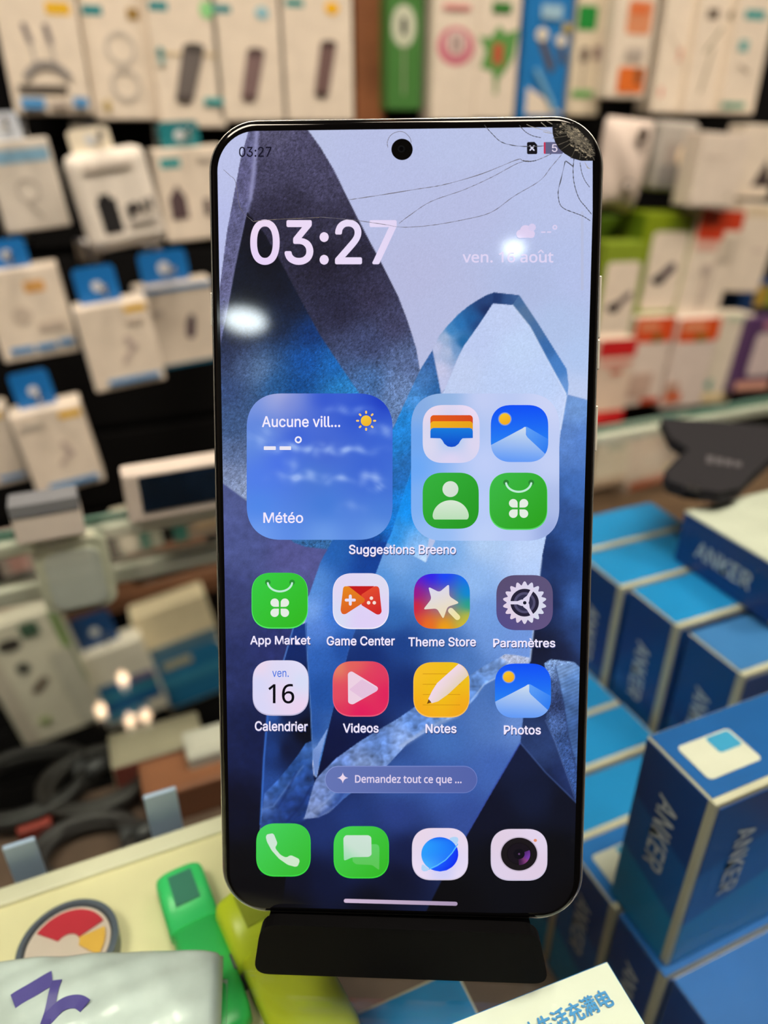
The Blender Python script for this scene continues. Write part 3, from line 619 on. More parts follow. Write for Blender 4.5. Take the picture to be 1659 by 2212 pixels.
# cable and headset bits by the stand
pts = [onz(x, y, ZS + .002) for x, y in [(440, 2190), (470, 2150), (500, 2122), (540, 2112), (570, 2122), (590, 2150)]]
e = empty('charging_cable', Vector((pts[0].x, pts[0].y, ZS)), 'grey braided cable curled on the shelf beside the bag', 'cable')
tube('cord', [Vector(p) - Vector((pts[0].x, pts[0].y, ZS)) for p in catmull([tuple(p) for p in pts], 6)], .0019, mat((140, 132, 126), .5, name='grey_braid', bump=.4, scale=800), e)
tube('plug', [pts[0] - Vector((pts[0].x, pts[0].y, ZS)), pts[0] - Vector((pts[0].x, pts[0].y, ZS)) + Vector((-.003, -.006, 0))], .0028, M_CHROME, e)
a = onz(514, 2088, ZS + .004)
e = empty('black_earbud', (a.x, a.y, ZS), 'round black earphone pad half hidden by the stand', 'earphone')
lathe('pad', [(.003, 0), (.005, .001), (.0053, .0035), (.004, .0058), (.0015, .0066)], mat((40, 42, 46), .5, name='black_foam'), e)
lathe('ring', [(.0024, .0060), (.0024, .0074), (.0016, .0074)], mat((90, 94, 100), .3, name='grey_ring'), e)

# ------------------------------------------------------------------ clutter on the counter floor, left
def coil(px, py, r, label, col, seed):
    a = onz(px, py, ZF + .006); random.seed(seed)
    e = empty('coiled_cable', (a.x, a.y, ZF), label, 'cable', 'coiled cables on the counter floor')
    pts = []
    for i in range(90):
        t = i / 90 * 2 * math.pi * 4
        pts.append(((r + .003 * math.sin(t * .37)) * math.cos(t), (r * .8 + .003 * math.cos(t * .53)) * math.sin(t), .004 + .002 * (i / 24)))
    tube('cord', pts, .0032, mat(col, .5, name='cable_rubber'), e)
    tube('tie', [(r - .006, 0, .005), (r + .006, 0, .005)], .0075, mat((60, 60, 62), .6, name='tie'), e)
    tube('plug', [pts[-1], (pts[-1][0] + .012, pts[-1][1] + .004, pts[-1][2])], .0045, mat((50, 50, 52), .4, name='plug'), e)
coil(60, 1700, .03, 'black coiled cable on the counter floor, left of two', (26, 24, 24), 1)
coil(215, 1690, .026, 'black coiled cable on the counter floor, right of two', (32, 28, 26), 2)
coil(190, 1840, .022, 'dark grey coiled cable nearest the yellow shelf', (44, 40, 40), 3)
def flat_box(px, py, w, d, h, label, col, band, rz=0):
    a = onz(px, py, ZF + h)
    e = empty('flat_box', (a.x, a.y, ZF), label, 'box', 'flat boxes on the counter floor', rz)
    box('carton', 0, w, 0, d, 0, h, mat(col, .5, name='card'), e, .001)
    box('front_band', .001, w - .001, -.0004, 0, .001, h - .001, mat(band, .5, name='print'), e)
    box('top_print', .004, w - .004, .004, d - .004, h, h + .0003, mat([min(255, int(c * 1.05)) for c in col], .5, name='print'), e)
flat_box(240, 1660, .05, .026, .018, 'cream flat box with dark red edge on the counter floor', (150, 140, 120), (120, 56, 48))
flat_box(310, 1730, .06, .026, .022, 'brown cardboard flat box in front of the cream one', (134, 84, 58), (110, 66, 44))
flat_box(405, 1640, .05, .02, .03, 'pale grey small box standing beside the phone edge', (190, 184, 174), (180, 176, 170))
flat_box(35, 1800, .016, .012, .010, 'small dark red box among the black cables', (140, 50, 40), (120, 40, 34))
for (px, yt, yb, w), lb in zip(((345, 1715, 1850, 74), (40, 1825, 1960, 78)), ('pale blue plastic strip standing behind the yellow shelf, right one', 'pale blue plastic strip standing behind the yellow shelf, left one')):
    t = ony(px, yt, .172); b = ony(px, 1900, .172); l, r_ = ony(px - w / 2, yt + 40, .172), ony(px + w / 2, yt + 40, .172)
    e = empty('plastic_strip', (t.x, .172, ZF), lb, 'strip', 'pale blue strips behind the shelf')
    box('sheet', -(r_.x - l.x) / 2, (r_.x - l.x) / 2, 0, .0015, 0, t.z - ZF, mat((176, 194, 226), .3, name='pale_blue_plastic'), e, .0003)
    box('foot', -(r_.x - l.x) / 2, (r_.x - l.x) / 2, -.006, .008, 0, .002, mat((176, 194, 226), .3, name='pale_blue_plastic'), e, .0005)

# ------------------------------------------------------------------ the phone
PU = Vector((0.90657059, -0.42189667, 0.01153139)); PV = Vector((0.15573723, 0.35979194, 0.9199433)); PN_ = PU.cross(PV)
PC = Vector((0.05159786, 0.11225559, 0.08482897)); PW, PH = .0745, .1582
phone = empty('smartphone', PC, 'large smartphone with cracked top right corner and lit blue home screen', 'phone')
phone.rotation_euler = Matrix((PU, PV, PN_)).transposed().to_euler()
def S(px, py):
    d = ray(px, py); t = (PC - CAM).dot(PN_) / d.dot(PN_); q = CAM + d * t - PC
    return (q.dot(PU), q.dot(PV))
PWF, PHF = .0753, .1599                                              # outer size of the frame behind the glass
def loop(inset, z, R=.0097, n=14):
    return [(x, y, z) for x, y in rrect(-PWF / 2 + inset, -PHF / 2 + inset, PWF / 2 - inset, PHF / 2 - inset, max(.001, R - inset), n)]
def loft(name, loops, m, parent, cap0=False, cap1=False, smooth=True):
    bm = bmesh.new(); R = [[bm.verts.new(p) for p in L] for L in loops]; n = len(R[0])
    for A, B in zip(R, R[1:]):
        for i in range(n): bm.faces.new((A[i], A[(i + 1) % n], B[(i + 1) % n], B[i]))
    if cap0: bm.faces.new(R[0])
    if cap1: bm.faces.new(R[-1])
    return link(name, bm_mesh(bm, name, smooth), parent, m)
mm = .001
M_FRAME = mat((228, 227, 222), .22, .92, 'polished_frame', .03)
loft('frame', [loop(.5 * mm, -1.15 * mm), loop(.42 * mm, -.92 * mm), loop(.3 * mm, -.9 * mm), loop(.14 * mm, -1.1 * mm), loop(.04 * mm, -1.6 * mm), loop(0, -2.6 * mm), loop(0, -5.6 * mm), loop(.2 * mm, -6.7 * mm), loop(.7 * mm, -7.2 * mm)], M_FRAME, phone, smooth=True)
loft('back_cover', [loop(.65 * mm, -7.1 * mm), loop(1.0 * mm, -7.6 * mm), loop(2.2 * mm, -7.85 * mm)], mat((222, 222, 226), .2, name='pearl_back'), phone, cap1=True)
M_BLACKG = mat((5, 5, 6), .06, name='black_glass', noise=.02)
glass = loft('front_glass', [loop(.48 * mm, -1.2 * mm), loop(.5 * mm, -.85 * mm), loop(.68 * mm, -.45 * mm), loop(.95 * mm, -.2 * mm), loop(1.3 * mm, -.05 * mm), loop(1.7 * mm, 0)], M_BLACKG, phone, cap1=True)
def pbox(name, x0, x1, y0, y1, z0, z1, m, bev=.0002): return box(name, x0, x1, y0, y1, z0, z1, m, phone, bev)
M_BTN = mat((226, 224, 212), .35, .35, 'satin_button', .02)
for yt, yb in ((590, 727), (730, 796), (875, 975)):
    pbox('side_button', PWF / 2 - .0003, PWF / 2 + .0005, S(1290, yb)[1], S(1290, yt)[1], -.0046, -.0019, M_BTN)
pbox('alert_slider', -PWF / 2 - .0004, -PWF / 2 + .0003, S(456, 700)[1], S(456, 627)[1], -.0046, -.0019, M_BTN)

# emissive screen materials: colour comes from the picture on the screen
def screen_mat():
    m = bpy.data.materials.new('screen_picture'); m.use_nodes = True; nt = m.node_tree; b = nt.nodes['Principled BSDF']
    b.inputs['Base Color'].default_value = (.004, .004, .005, 1); b.inputs['Roughness'].default_value = .05
    a = nt.nodes.new('ShaderNodeVertexColor'); a.layer_name = 'Col'
    nt.links.new(a.outputs['Color'], b.inputs['Emission Color']); b.inputs['Emission Strength'].default_value = 1.0
    return m
M_SCR = screen_mat()
def lin_np(c):
    c = np.clip(np.asarray(c, float), 0, 255) / 255
    return np.where(c <= .04045, c / 12.92, ((c + .055) / 1.055) ** 2.4)
def colour_mesh(name, verts, faces, cols, parent, label=None):
    me = bpy.data.meshes.new(name); me.from_pydata(verts, [], faces)
    at = me.attributes.new('Col', 'FLOAT_COLOR', 'POINT')
    at.data.foreach_set('color', np.hstack([lin_np(cols), np.ones((len(verts), 1))]).astype(np.float32).ravel())
    o = link(name, me, parent, M_SCR)
    if label: o['label'] = label
    return o

# ---- wallpaper painter: works in photo pixels on a grid that becomes the display mesh
GX0, GX1, GY0, GY1, ST = 468, 1280, 268, 1972, 2.0
gx = np.arange(GX0, GX1 + .1, ST); gy = np.arange(GY0, GY1 + .1, ST)
XX, YY = np.meshgrid(gx, gy); NY, NX = XX.shape
def in_poly(pts, X, Y):
    ins = np.zeros(X.shape, bool); n = len(pts)
    for i in range(n):
        x1, y1 = pts[i]; x2, y2 = pts[(i + 1) % n]
        if y1 == y2: continue
        c = ((y1 > Y) != (y2 > Y)) & (X < (x2 - x1) * (Y - y1) / (y2 - y1) + x1)
        ins ^= c
    return ins
def cover(pts):
    xs = [p[0] for p in pts]; ys = [p[1] for p in pts]
    i0, i1 = max(0, int((min(xs) - GX0) / ST) - 1), min(NX, int((max(xs) - GX0) / ST) + 3)
    j0, j1 = max(0, int((min(ys) - GY0) / ST) - 1), min(NY, int((max(ys) - GY0) / ST) + 3)
    a = np.zeros(XX.shape)
    if i1 <= i0 or j1 <= j0: return a
    for dx, dy in ((-.6, -.25), (.25, -.6), (.6, .25), (-.25, .6)):
        a[j0:j1, i0:i1] += in_poly(pts, XX[j0:j1, i0:i1] + dx * ST * .7, YY[j0:j1, i0:i1] + dy * ST * .7)
    return a / 4
def field(samples, X=None, Y=None, p=3.3, s=25.0):
    X = XX if X is None else X; Y = YY if Y is None else Y
    num = np.zeros(X.shape + (3,)); den = np.zeros(X.shape)
    for x, y, c in samples:
        w = 1 / ((X - x) ** 2 + (Y - y) ** 2 + s * s) ** (p / 2); num += w[..., None] * np.array(c, float); den += w
    return num / den[..., None]
rng = np.random.default_rng(7)
def blur(a, k):
    for _ in range(k): a = (a + np.roll(a, 1, 0) + np.roll(a, -1, 0) + np.roll(a, 1, 1) + np.roll(a, -1, 1)) / 5
    return a
N1 = blur(rng.standard_normal(XX.shape), 1); N1 /= N1.std()
N2 = blur(rng.standard_normal(XX.shape), 14); N2 /= N2.std()
N3 = blur(rng.standard_normal(XX.shape), 4); N3 /= N3.std()
N1 = .75 * rng.standard_normal(XX.shape) + .5 * N1; N1 /= N1.std()
IMG = field([(620, 290, (186, 194, 228)), (800, 400, (184, 191, 228)), (1000, 300, (185, 194, 230)), (1000, 450, (183, 189, 226)), (1200, 420, (184, 194, 232)), (900, 600, (182, 186, 222)),
             (960, 660, (182, 188, 224)), (1150, 620, (176, 188, 226)), (1240, 600, (180, 192, 232)), (1200, 700, (176, 194, 232)), (1250, 780, (176, 198, 238)), (490, 350, (188, 194, 232)), (480, 500, (184, 190, 232)), (1240, 840, (190, 205, 240))])
def paint(pts, samples, grain=0.0, cloud=0.0, smooth=False, a=1.0, s=25.0, noise=None):
    global IMG
    if smooth: pts = catmull(pts, 6, True)
    m = cover(pts) * a
    c = field(samples, s=s) if isinstance(samples, list) else np.broadcast_to(np.array(samples, float), IMG.shape)
    g = 1 + grain * (N1 if noise is None else noise) + cloud * N2
    IMG = IMG * (1 - m[..., None]) + np.clip(c * g[..., None], 0, 255) * m[..., None]
def line(pts, w, c, a=1.0):
    global IMG
    m = np.zeros(XX.shape)
    for (x1, y1), (x2, y2) in zip(pts, pts[1:]):
        dx, dy = x2 - x1, y2 - y1; t = np.clip(((XX - x1) * dx + (YY - y1) * dy) / (dx * dx + dy * dy + 1e-9), 0, 1)
        m = np.maximum(m, np.exp(-(((XX - x1 - t * dx) ** 2 + (YY - y1 - t * dy) ** 2) / (w * w))))
    m = (m * a)[..., None]; IMG = IMG * (1 - m) + np.array(c, float) * m

# lower left background
paint([(460, 1030), (700, 1030), (760, 1180), (665, 1290), (600, 1475), (577, 1600), (562, 1790), (600, 1990), (460, 1990)],
      [(490, 1080, (78, 88, 142)), (520, 1180, (74, 84, 140)), (640, 1210, (84, 86, 146)), (500, 1300, (54, 62, 112)), (600, 1400, (40, 48, 104)), (500, 1450, (38, 48, 98)), (490, 1600, (22, 32, 74)), (560, 1600, (18, 28, 70)), (500, 1750, (8, 12, 34)), (500, 1880, (3, 4, 8)), (570, 1930, (2, 3, 8))], .02, .03)
# big slate slab upper left
slab = [(543, 262), (520, 345), (505, 425), (491, 500), (478, 600), (466, 700), (460, 1015), (482, 1043), (535, 1082), (600, 1140), (635, 1172), (660, 1181), (712, 1187), (760, 1150), (860, 950), (893, 870), (907, 800), (899, 752), (880, 692), (860, 640), (830, 580), (790, 505), (760, 446), (720, 365), (692, 318), (660, 274), (648, 262)]
paint(slab, [(x_, y_, (c0 * .93, c1 * .92, c2 * .88)) for x_, y_, (c0, c1, c2) in [(600, 290, (92, 90, 126)), (640, 330, (78, 76, 112)), (580, 380, (72, 70, 104)), (640, 440, (52, 50, 76)), (600, 470, (48, 46, 72)), (720, 480, (56, 54, 82)), (690, 400, (76, 74, 110)), (760, 560, (42, 40, 64)), (700, 560, (34, 32, 52)), (800, 640, (54, 52, 82)),
             (740, 660, (42, 42, 70)), (850, 700, (66, 68, 106)), (800, 740, (66, 76, 122)), (880, 780, (92, 112, 166)), (860, 840, (112, 140, 200)), (800, 830, (70, 114, 182)), (880, 860, (112, 145, 205)), (490, 1000, (104, 120, 160)), (520, 1060, (112, 127, 167)), (560, 1000, (70, 90, 140)), (660, 1175, (54, 110, 180))]], .13, .02)
paint([(543, 262), (562, 262), (552, 400), (534, 460), (505, 580), (490, 680), (470, 780), (462, 700), (478, 600), (491, 500), (505, 425), (520, 345)],
      [(550, 290, (98, 98, 134)), (540, 380, (92, 90, 128)), (510, 480, (92, 92, 130)), (490, 600, (100, 100, 140)), (474, 700, (92, 96, 136))], .10, .05)
line([(556, 270), (549, 360), (541, 430)], 5, (150, 150, 192), .8)
line([(541, 430), (525, 500), (505, 590), (488, 700)], 4, (126, 128, 172), .6)
paint([(534, 458), (508, 580), (490, 680), (466, 790), (462, 1000), (482, 1043), (533, 1080), (700, 1100), (830, 930), (790, 870), (742, 800), (690, 722), (650, 648), (610, 572), (572, 505)],
      [(540, 480, (18, 18, 30)), (580, 560, (14, 16, 26)), (540, 640, (14, 18, 30)), (600, 620, (14, 18, 32)), (520, 700, (24, 30, 50)), (630, 660, (20, 26, 46)), (500, 740, (34, 40, 66)), (600, 700, (22, 34, 60)), (670, 720, (16, 52, 112)), (660, 780, (20, 80, 160)), (720, 790, (26, 100, 180)), (770, 850, (50, 138, 210)), (740, 840, (36, 116, 180)),
       (640, 835, (16, 72, 140)), (600, 830, (34, 84, 140)), (560, 800, (92, 120, 160)), (520, 790, (74, 94, 134)), (490, 840, (52, 74, 120)), (500, 920, (58, 84, 128)), (500, 980, (84, 104, 146)), (488, 1020, (120, 134, 170)), (530, 1065, (140, 155, 190)), (490, 780, (40, 50, 82))], .10, .015)
line([(482, 1043), (535, 1082), (600, 1135)], 2, (150, 165, 200), .5)
# right hand blue side, behind the crystal
paint([(1224, 852), (1262, 862), (1290, 870), (1290, 1990), (1120, 1990), (1120, 1430), (1169, 1210), (1195, 1080), (1211, 928)],
      [(1240, 880, (112, 152, 212)), (1225, 950, (92, 132, 200)), (1250, 960, (84, 128, 204)), (1240, 1060, (62, 106, 180)), (1215, 1100, (44, 76, 138)), (1240, 1180, (44, 84, 154)), (1195, 1200, (24, 48, 100)), (1240, 1300, (54, 96, 168)), (1190, 1300, (20, 34, 76)), (1255, 1380, (40, 70, 130)), (1170, 1400, (16, 22, 46)), (1210, 1410, (20, 28, 58)),
       (1150, 1500, (24, 34, 66)), (1140, 1580, (36, 56, 104)), (1170, 1620, (42, 64, 116)), (1220, 1690, (38, 60, 120)), (1200, 1700, (14, 22, 50)), (1150, 1700, (10, 16, 38)), (1200, 1850, (3, 5, 12)), (1120, 1900, (3, 4, 10))], .02, .02)
# blue textured facet with bright ribbon
paint([(935, 755), (953, 850), (930, 868), (893, 1000), (846, 1160), (808, 1248), (760, 1400), (690, 1680), (660, 1345), (666, 1290), (712, 1187), (840, 945), (880, 858), (908, 798)],
      [(935, 775, (52, 96, 160)), (920, 820, (70, 118, 178)), (945, 840, (36, 92, 156)), (895, 870, (84, 150, 220)), (880, 900, (26, 132, 216)), (860, 960, (30, 126, 206)), (880, 1000, (36, 104, 176)), (850, 1040, (34, 96, 168)), (845, 1100, (20, 120, 210)), (880, 1080, (18, 136, 232)), (700, 1215, (44, 110, 190)), (735, 1190, (28, 84, 164)), (790, 1190, (14, 58, 140)), (760, 1240, (12, 62, 150)), (690, 1290, (120, 164, 232)), (672, 1330, (110, 160, 232))], .06, .03)
paint([(893, 1000), (905, 960), (935, 1100), (920, 1215), (860, 1205), (832, 1180), (846, 1150)], [(890, 1020, (14, 128, 222)), (880, 1100, (14, 140, 236)), (900, 1180, (120, 176, 238)), (850, 1160, (40, 140, 224)), (915, 1205, (200, 222, 250))], .03, .02)
# main crystal
crystal = [(960, 842), (992, 769), (1002, 746), (1034, 701), (1065, 654), (1105, 658), (1145, 706), (1180, 772), (1224, 852), (1211, 928), (1195, 1080), (1169, 1210), (1144, 1430), (1130, 1550), (1124, 1605), (1010, 1800), (915, 1990), (560, 1990), (566, 1780), (640, 1640), (684, 1680), (722, 1521), (756, 1391), (808, 1248), (836, 1172), (920, 1215), (940, 1168), (930, 1050), (935, 900)]
paint(crystal, [(1080, 680, (192, 206, 242)), (1030, 740, (188, 202, 240)), (1120, 760, (192, 212, 246)), (1000, 800, (192, 206, 240)), (1080, 820, (188, 206, 244)), (1180, 830, (188, 208, 246)), (1216, 880, (196, 212, 248)), (1050, 1170, (176, 204, 242)), (960, 1190, (120, 172, 232)), (1140, 1190, (190, 212, 250)), (860, 1220, (120, 168, 228)), (900, 1260, (96, 152, 220)), (1020, 1260, (146, 186, 240)), (1150, 1230, (180, 206, 250)),
                (830, 1250, (84, 146, 218)), (850, 1330, (48, 104, 180)), (1040, 1330, (116, 160, 226)), (870, 1390, (24, 62, 136)), (960, 1400, (54, 100, 172)), (1060, 1380, (110, 152, 220)), (1120, 1400, (112, 150, 222)), (800, 1420, (16, 44, 112)), (880, 1480, (14, 40, 104)), (1000, 1420, (72, 116, 186)), (780, 1480, (10, 30, 90)), (790, 1600, (8, 20, 66)), (730, 1600, (8, 18, 60)), (700, 1660, (6, 14, 50)),
                (960, 1600, (66, 110, 184)), (1060, 1560, (78, 118, 188)), (1110, 1560, (104, 140, 208)), (1090, 1500, (64, 106, 176)), (860, 1680, (54, 92, 168)), (960, 1700, (56, 90, 170)), (1070, 1660, (64, 100, 178)), (1000, 1770, (50, 76, 150)), (860, 1760, (40, 62, 132)), (760, 1770, (32, 56, 122)), (700, 1800, (28, 48, 108)), (880, 1840, (16, 26, 68)), (760, 1850, (18, 30, 78)), (640, 1900, (8, 12, 34)), (700, 1900, (10, 18, 50)), (860, 1900, (8, 14, 40)), (800, 1955, (4, 7, 22)), (620, 1960, (2, 3, 8))], .012, .0)
paint([(618, 1890), (606, 1990), (460, 1990), (460, 1905), (540, 1890)], (2, 3, 7))
paint([(1124, 1605), (1178, 1668), (1246, 1735), (1290, 1780), (1290, 1990), (910, 1990), (960, 1890), (1010, 1800)], [(1120, 1640, (16, 26, 58)), (1150, 1720, (14, 24, 52)), (1230, 1740, (8, 14, 32)), (1060, 1760, (9, 14, 36)), (1100, 1850, (4, 6, 14)), (1200, 1850, (3, 5, 12)), (960, 1950, (2, 3, 7)), (1250, 1950, (2, 2, 4))], .02, s=15)
line([(1124, 1605), (1050, 1730), (1010, 1800), (985, 1850)], 1.6, (44, 66, 160), .7)
line([(1124, 1605), (1178, 1668), (1246, 1735)], 1.4, (90, 120, 190), .5)
line([(808, 1246), (756, 1391), (722, 1521)], 1.6, (60, 100, 180), .35)
line([(1170, 1205), (1160, 1290), (1145, 1428)], 2.0, (196, 216, 250), .7)
line([(1224, 853), (1211, 928)], 1.8, (214, 226, 252), .7)
line([(1224, 853), (1262, 863)], 1.5, (120, 150, 205), .5)
# left blade: fold and shaded wedge
paint([(666, 1290), (693, 1212), (719, 1166), (836, 1172), (808, 1248), (756, 1391), (722, 1521), (709, 1573), (690, 1640), (684, 1680), (679, 1672), (674, 1614), (672, 1547), (665, 1435), (659, 1345)],
      [(680, 1260, (84, 140, 214)), (730, 1190, (34, 96, 178)), (800, 1190, (14, 58, 144)), (675, 1320, (124, 168, 236)), (690, 1360, (84, 130, 214)), (720, 1330, (56, 116, 214)), (760, 1290, (30, 92, 180)), (790, 1240, (14, 62, 148)), (690, 1420, (44, 96, 182)), (740, 1400, (28, 74, 156)), (700, 1500, (28, 76, 156)), (720, 1500, (34, 84, 164)), (690, 1570, (26, 70, 148)), (705, 1570, (60, 104, 176)), (682, 1640, (110, 146, 208))], .02)
paint([(684, 1612), (709, 1571), (690, 1640), (684, 1676), (679, 1665), (675, 1622)], [(700, 1590, (128, 160, 220)), (682, 1650, (110, 140, 204))], s=10)
paint([(634, 1355), (662, 1345), (665, 1435), (672, 1547), (675, 1640), (640, 1690), (566, 1790), (566, 1700), (570, 1635), (578, 1545), (603, 1460)],
      [(645, 1370, (22, 56, 130)), (640, 1400, (14, 38, 100)), (600, 1500, (26, 62, 136)), (590, 1540, (40, 84, 164)), (620, 1540, (12, 24, 62)), (655, 1480, (6, 14, 42)), (590, 1620, (26, 58, 126)), (620, 1620, (10, 20, 52)), (660, 1580, (4, 7, 22)), (580, 1700, (36, 72, 146))], .02, s=12)
line([(634, 1355), (603, 1460)], 1.6, (90, 140, 220), .8); line([(578, 1542), (570, 1640), (563, 1780)], 2.2, (56, 110, 206), .9)
line([(660, 1345), (665, 1435), (672, 1547), (675, 1640)], 1.5, (84, 132, 206), .7)
# rocks and ridges
STR = np.sin((XX * .35 + YY * .9) * .35 + N2 * 2.2) * .5 + N3 * .5
paint([(674, 1600), (660, 1606), (642, 1633), (602, 1683), (571, 1714), (562, 1790), (655, 1795), (668, 1735), (679, 1689), (675, 1651)],
      [(665, 1620, (56, 98, 170)), (640, 1660, (38, 80, 152)), (600, 1700, (52, 92, 164)), (660, 1680, (40, 74, 146)), (575, 1740, (66, 98, 164)), (620, 1740, (30, 58, 126)), (650, 1740, (30, 58, 124)), (600, 1775, (34, 62, 128)), (645, 1785, (22, 44, 104))], .05, .1, noise=STR, s=14)
line([(566, 1748), (590, 1742), (620, 1700), (655, 1655)], 2.5, (90, 124, 190), .5); line([(640, 1668), (615, 1720), (600, 1745)], 3, (22, 44, 104), .5)
line([(620, 1775), (650, 1740), (672, 1700)], 3, (18, 38, 96), .6)
ridge_t = [(657, 1769), (679, 1690), (685, 1680), (703, 1661), (726, 1638), (776, 1602), (820, 1575), (860, 1552), (894, 1528), (960, 1490), (1014, 1459), (1050, 1436), (1080, 1420), (1091, 1414), (1110, 1414), (1145, 1421)]
ridge_b = [(1143, 1434), (1110, 1436), (1088, 1450), (1070, 1466), (1046, 1480), (1030, 1505), (1014, 1521), (987, 1547), (950, 1560), (921, 1581), (880, 1606), (862, 1626), (840, 1650), (800, 1684), (764, 1709), (740, 1728), (713, 1754), (688, 1766)]
paint(ridge_t + ridge_b, [(1110, 1422, (170, 186, 222)), (1070, 1440, (110, 148, 210)), (1020, 1480, (96, 138, 206)), (960, 1520, (110, 150, 214)), (900, 1560, (96, 136, 206)), (870, 1600, (130, 160, 218)), (820, 1600, (96, 132, 200)), (780, 1660, (130, 156, 210)), (740, 1660, (100, 130, 196)), (700, 1700, (116, 140, 200)), (740, 1720, (62, 96, 168)), (680, 1750, (120, 140, 192))], .10, .08, noise=STR, s=12)
line([(657, 1768), (700, 1735), (735, 1700), (800, 1655)], 3, (150, 170, 216), .35); line([(690, 1762), (725, 1735), (750, 1700)], 5, (40, 66, 140), .5)
line([(867, 1612), (921, 1576), (987, 1545)], 5, (176, 192, 226), .5); line([(1014, 1519), (1046, 1478), (1075, 1462)], 2, (170, 196, 240), .6)
paint([(1143, 1432), (1143, 1421), (1091, 1413), (1080, 1420), (1105, 1434)], (176, 186, 216), .10)
# textured facets right
paint([(1176, 1432), (1190, 1424), (1240, 1430), (1256, 1445), (1290, 1470), (1290, 1720), (1250, 1738), (1224, 1670), (1198, 1600), (1180, 1556), (1182, 1480)],
      [(1195, 1428, (130, 160, 210)), (1190, 1445, (110, 142, 196)), (1186, 1480, (52, 70, 112)), (1200, 1520, (44, 60, 104)), (1196, 1570, (70, 98, 156)), (1220, 1600, (50, 76, 130)), (1236, 1700, (54, 84, 146))], .16, .06, s=12)
paint([(1198, 1440), (1240, 1431), (1256, 1446), (1290, 1470), (1290, 1700), (1258, 1690), (1228, 1590), (1218, 1520)], [(1220, 1445, (120, 154, 206)), (1240, 1470, (90, 130, 190)), (1230, 1530, (70, 104, 160)), (1250, 1560, (60, 92, 150)), (1240, 1640, (66, 100, 160)), (1256, 1690, (60, 92, 150))], .06, .06, noise=np.sin((YY + XX * .45) * .8) + .3 * N1, s=12)
line([(1200, 1440), (1218, 1520), (1228, 1590), (1246, 1670)], 1.6, (40, 58, 104), .6)
line([(1178, 1556), (1198, 1600), (1246, 1735)], 1.2, (110, 140, 200), .4)
# arch band
arch_o = [(934, 755), (950, 724), (968, 702), (990, 679), (1012, 661), (1034, 647), (1050, 638), (1067, 632), (1122, 638)]
paint(arch_o + [(1108, 659), (1065, 655), (1034, 702), (1002, 747), (990, 770), (960, 842), (953, 850)], [(944, 750, (186, 192, 226)), (950, 800, (196, 198, 230)), (955, 830, (190, 196, 232)), (968, 760, (176, 188, 220)), (962, 728, (160, 180, 214)), (975, 715, (60, 130, 192)), (1000, 740, (30, 100, 160)), (985, 756, (110, 150, 200)), (995, 700, (40, 112, 178)), (1020, 690, (30, 90, 152)), (1050, 650, (36, 66, 120)), (1052, 668, (26, 48, 98)), (1030, 700, (34, 72, 130))], .015, s=7)
paint([(1067, 632), (1122, 638), (1107, 658), (1064, 655)], [(1070, 645, (28, 54, 108)), (1100, 650, (46, 80, 136)), (1115, 642, (60, 96, 150))], .01, s=8)
paint([(1122, 638), (1160, 695), (1224, 797), (1228, 830), (1226, 855), (1180, 772), (1145, 706), (1107, 659)], [(1120, 650, (70, 108, 158)), (1135, 675, (84, 116, 158)), (1160, 715, (70, 110, 162)), (1180, 750, (56, 106, 170)), (1205, 790, (70, 126, 196)), (1224, 840, (104, 150, 214))], .01, s=9)
line([(1107, 659), (1145, 706), (1180, 772), (1222, 850)], 1.5, (222, 232, 252), .6)
line([(934, 755), (953, 850), (960, 842)], 1.2, (110, 130, 180), .4)
# faint film grain
IMG = np.clip(IMG * (1 + .012 * rng.standard_normal(XX.shape))[..., None], 0, 255)

def px_local(X, Y, z):
    """photo pixels -> local points of the phone, lifted z above the glass (vectorised)"""
    X = np.asarray(X, float); Y = np.asarray(Y, float)
    d = np.array(FW)[None] + np.outer((X - CX) / F, np.array(RT)) + np.outer((CY - Y) / F, np.array(UP))
    n = np.array(PN_); t = (np.array(PC - CAM) @ n) / (d @ n)
    q = d * t[:, None] + np.array(CAM - PC)[None]
    return np.stack([q @ np.array(PU), q @ np.array(PV), np.full(len(X), z)], 1)
SX0, SX1 = -PW / 2 + 1.62 * mm, PW / 2 - 1.75 * mm
SY0, SY1 = -PH / 2 + 1.0 * mm, PH / 2 - 1.72 * mm
L = px_local(XX.ravel(), YY.ravel(), .00002)
L[:, 0] = np.clip(L[:, 0], SX0, SX1); L[:, 1] = np.clip(L[:, 1], SY0, SY1)
idx = np.arange(NX * NY).reshape(NY, NX)
FQ = np.stack([idx[1:, :-1].ravel(), idx[1:, 1:].ravel(), idx[:-1, 1:].ravel(), idx[:-1, :-1].ravel()], 1)
def area_ok(q): 
    a = L[q[:, 0]]; c = L[q[:, 2]]; return (np.abs(a[:, 0] - c[:, 0]) > 1e-6) & (np.abs(a[:, 1] - c[:, 1]) > 1e-6)
FQ = FQ[area_ok(FQ)]
# drop the cells outside the rounded display outline
RC = 7.4 * mm
ctr = (L[FQ[:, 0]] + L[FQ[:, 2]]) / 2
dx = np.maximum(np.maximum(SX0 + RC - ctr[:, 0], ctr[:, 0] - (SX1 - RC)), 0); dy = np.maximum(np.maximum(SY0 + RC - ctr[:, 1], ctr[:, 1] - (SY1 - RC)), 0)
FQ = FQ[np.hypot(dx, dy) < RC + .00012]
used = np.unique(FQ); remap = np.full(NX * NY, -1); remap[used] = np.arange(len(used))
display = colour_mesh('display', L[used].tolist(), remap[FQ].tolist(), IMG.reshape(-1, 3)[used], phone)
